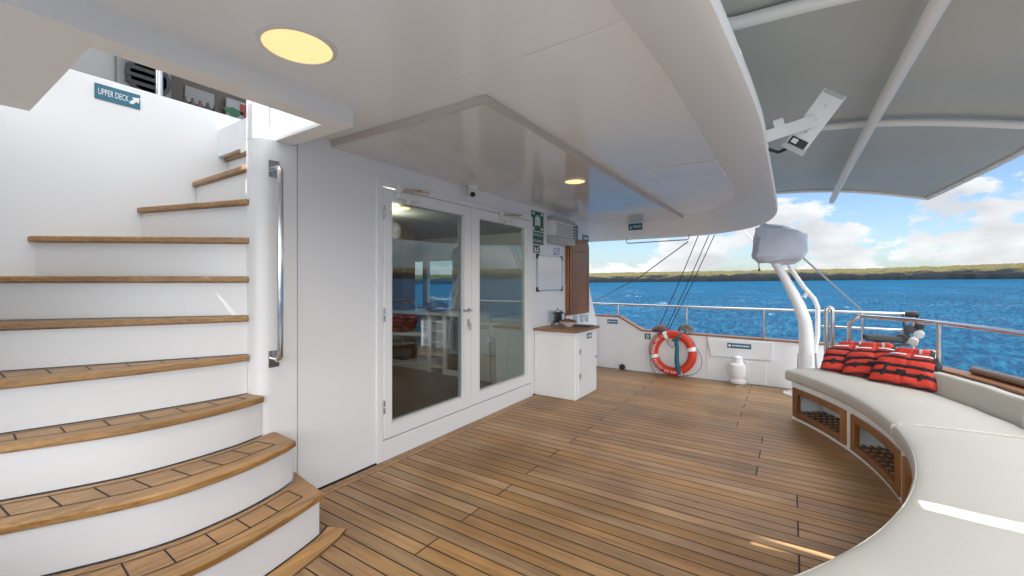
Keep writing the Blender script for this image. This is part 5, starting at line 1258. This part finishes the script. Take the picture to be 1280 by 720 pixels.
# ------------------------------------------------------------------ life jackets
def make_jacket(label, loc, ex_, up_):
    """ex_ = along the bottom edge, up_ = along the jacket; origin at bottom-left corner"""
    t = thing('life_jacket', (0, 0, 0), label, 'life jacket', 'life jackets piled on the bench')
    Wd, T = 0.44, 0.044
    def width(v):       # half width at height v (0..0.5)
        if v < 0.30: return Wd / 2 * (1.0 - 0.05 * (v / 0.3))
        if v < 0.40: return Wd / 2 * (0.95 - 0.30 * ((v - 0.30) / 0.10) ** 1.2)
        return Wd / 2 * (0.65 - 0.12 * (v - 0.40) / 0.12)
    def thick(u, v):    # u -1..1
        seams = [0.0, 0.105, 0.20, 0.32, 0.42, 0.52]
        for a_, b_ in zip(seams, seams[1:]):
            if v <= b_ + 1e-6: s_ = max(0, math.sin(PI * (v - a_) / (b_ - a_))); break
        e_ = max(0, 1 - abs(u) ** 5) ** 0.5
        mid = 1 - 0.15 * math.exp(-(u / 0.06) ** 2)
        return T * (0.55 + 0.45 * s_ ** 0.5) * e_ * mid
    from mathutils import noise
    n, k = 36, 44; F, B = [], []
    for j in range(k + 1):
        v = 0.52 * j / k; rf, rb_ = [], []
        endk = min(1, math.sqrt(max(0, min(v, 0.52 - v) / 0.02)))
        for i in range(n + 1):
            u = -1 + 2 * i / n; x_ = Wd / 2 + u * width(v); d_ = thick(u, v) * endk
            wob = 0.012 * noise.noise((x_ * 9, v * 9, loc[0] * 7))
            sag = -0.25 * max(0, v - 0.22) ** 1.5 * 1.2
            notch = 0
            rf.append((x_, d_ + wob + sag, v)); rb_.append((x_, -d_ * 0.6 + wob + sag, v))
        F.append(rf); B.append(rb_)
    m = MB(); m.grid(F); m.grid(B); bmesh.ops.remove_doubles(m.bm, verts=m.bm.verts, dist=1e-4); m.build('vest', ORANGE, t, angle=180)
    def front(u, v, o_=0.004):
        endk = min(1, math.sqrt(max(0, min(v, 0.52 - v) / 0.02)))
        x_ = Wd / 2 + u * width(v); wob = 0.012 * noise.noise((x_ * 9, v * 9, loc[0] * 7)); sag = -0.25 * max(0, v - 0.22) ** 1.5 * 1.2
        return Vector((x_, thick(u, v) * endk + wob + sag + o_, v))
    def band(v0, v1, u0, u1, n_=30, o_=0.005):
        return [[front(u0 + (u1 - u0) * i / n_, v, o_) for i in range(n_ + 1)] for v in (v0, v0 + (v1 - v0) * 0.5, v1)]
    for (v0, v1) in ((0.085, 0.120), (0.185, 0.216), (0.300, 0.330)):
        m = MB(); m.grid(band(v0, v1, -1.0, 1.0)); m.build('strap', WEB, t, solid=0.003)
    m = MB(); m.grid(band(0.05, 0.335, 0.50, 0.60, 4)); m.build('strap', WEB, t, solid=0.003)
    m = MB(); m.grid(band(0.05, 0.335, -0.60, -0.50, 4)); m.build('strap', WEB, t, solid=0.003)
    m = MB(); m.grid(band(0.338, 0.50, -1.0, -0.80, 5)); m.grid(band(0.22, 0.305, -1.0, -0.84, 5)); m.build('side_binding', WEB, t, solid=0.004)
    m = MB(); m.grid(band(0.355, 0.372, -0.85, -0.15)); m.grid(band(0.355, 0.372, 0.15, 0.85)); m.build('reflective_strip', REFL, t, solid=0.002)
    m = MB(); m.grid(band(0.415, 0.475, -0.45, -0.30, 5)); m.build('patch', GREYP, t, solid=0.002)
    m = MB(); m.tube([front(-0.95 + 1.9 * i / 20, 0.012, -0.012 + 0.006 * math.sin(i)) + Vector((0, 0, -0.012)) for i in range(21)], 0.008, 7); m.build('hem', WEB, t)
    m = MB(); m.box(Wd / 2 - 0.03, Wd / 2 + 0.03, 0.062, 0.078, 0.095, 0.118); m.build('buckle', BLACKP, t, bevel=0.004)
    ex_ = Vector(ex_).normalized(); loc = Vector(loc) + ex_ * Wd; ex_ = -ex_; up_ = Vector(up_); up_ = (up_ - ex_ * up_.dot(ex_)).normalized(); ny = up_.cross(ex_)   # local y = outward face
    M = Matrix((( ex_.x, ny.x, up_.x), (ex_.y, ny.y, up_.y), (ex_.z, ny.z, up_.z))).to_4x4()
    t.matrix_world = Matrix.Translation(loc) @ M @ Matrix.Diagonal((1, 1.2, 0.86, 1))
    return t
ZJ = ZS + 0.018
make_jacket('orange life jacket at the front of the pile nearest the camera', (0.56, 4.80, ZJ), (0.89, -0.42, -0.03), (0.20, 0.50, 0.50))
make_jacket('orange life jacket in the middle of the pile of three', (0.40, 4.98, ZJ), (0.90, -0.24, 0.05), (0.24, 0.50, 0.46))
make_jacket('orange life jacket at the back left of the pile by the rail end', (0.24, 5.10, ZJ), (0.88, -0.20, 0.0), (0.30, 0.46, 0.42))
# ------------------------------------------------------------------ near side bulwark (behind the viewpoint)
nb = thing('near_bulwark', (-1, -0.3, 0), 'white near side bulwark behind the viewpoint', 'bulwark')
m = MB(); m.box(-2.6, -0.3, -0.40, -0.30, -0.05, 0.62); m.build('bulwark_wall', WHITE, nb)
m = MB(); m.box(-2.6, -0.28, -0.42, -0.28, 0.62, 0.642); m.build('teak_cap', TEAKC, nb)
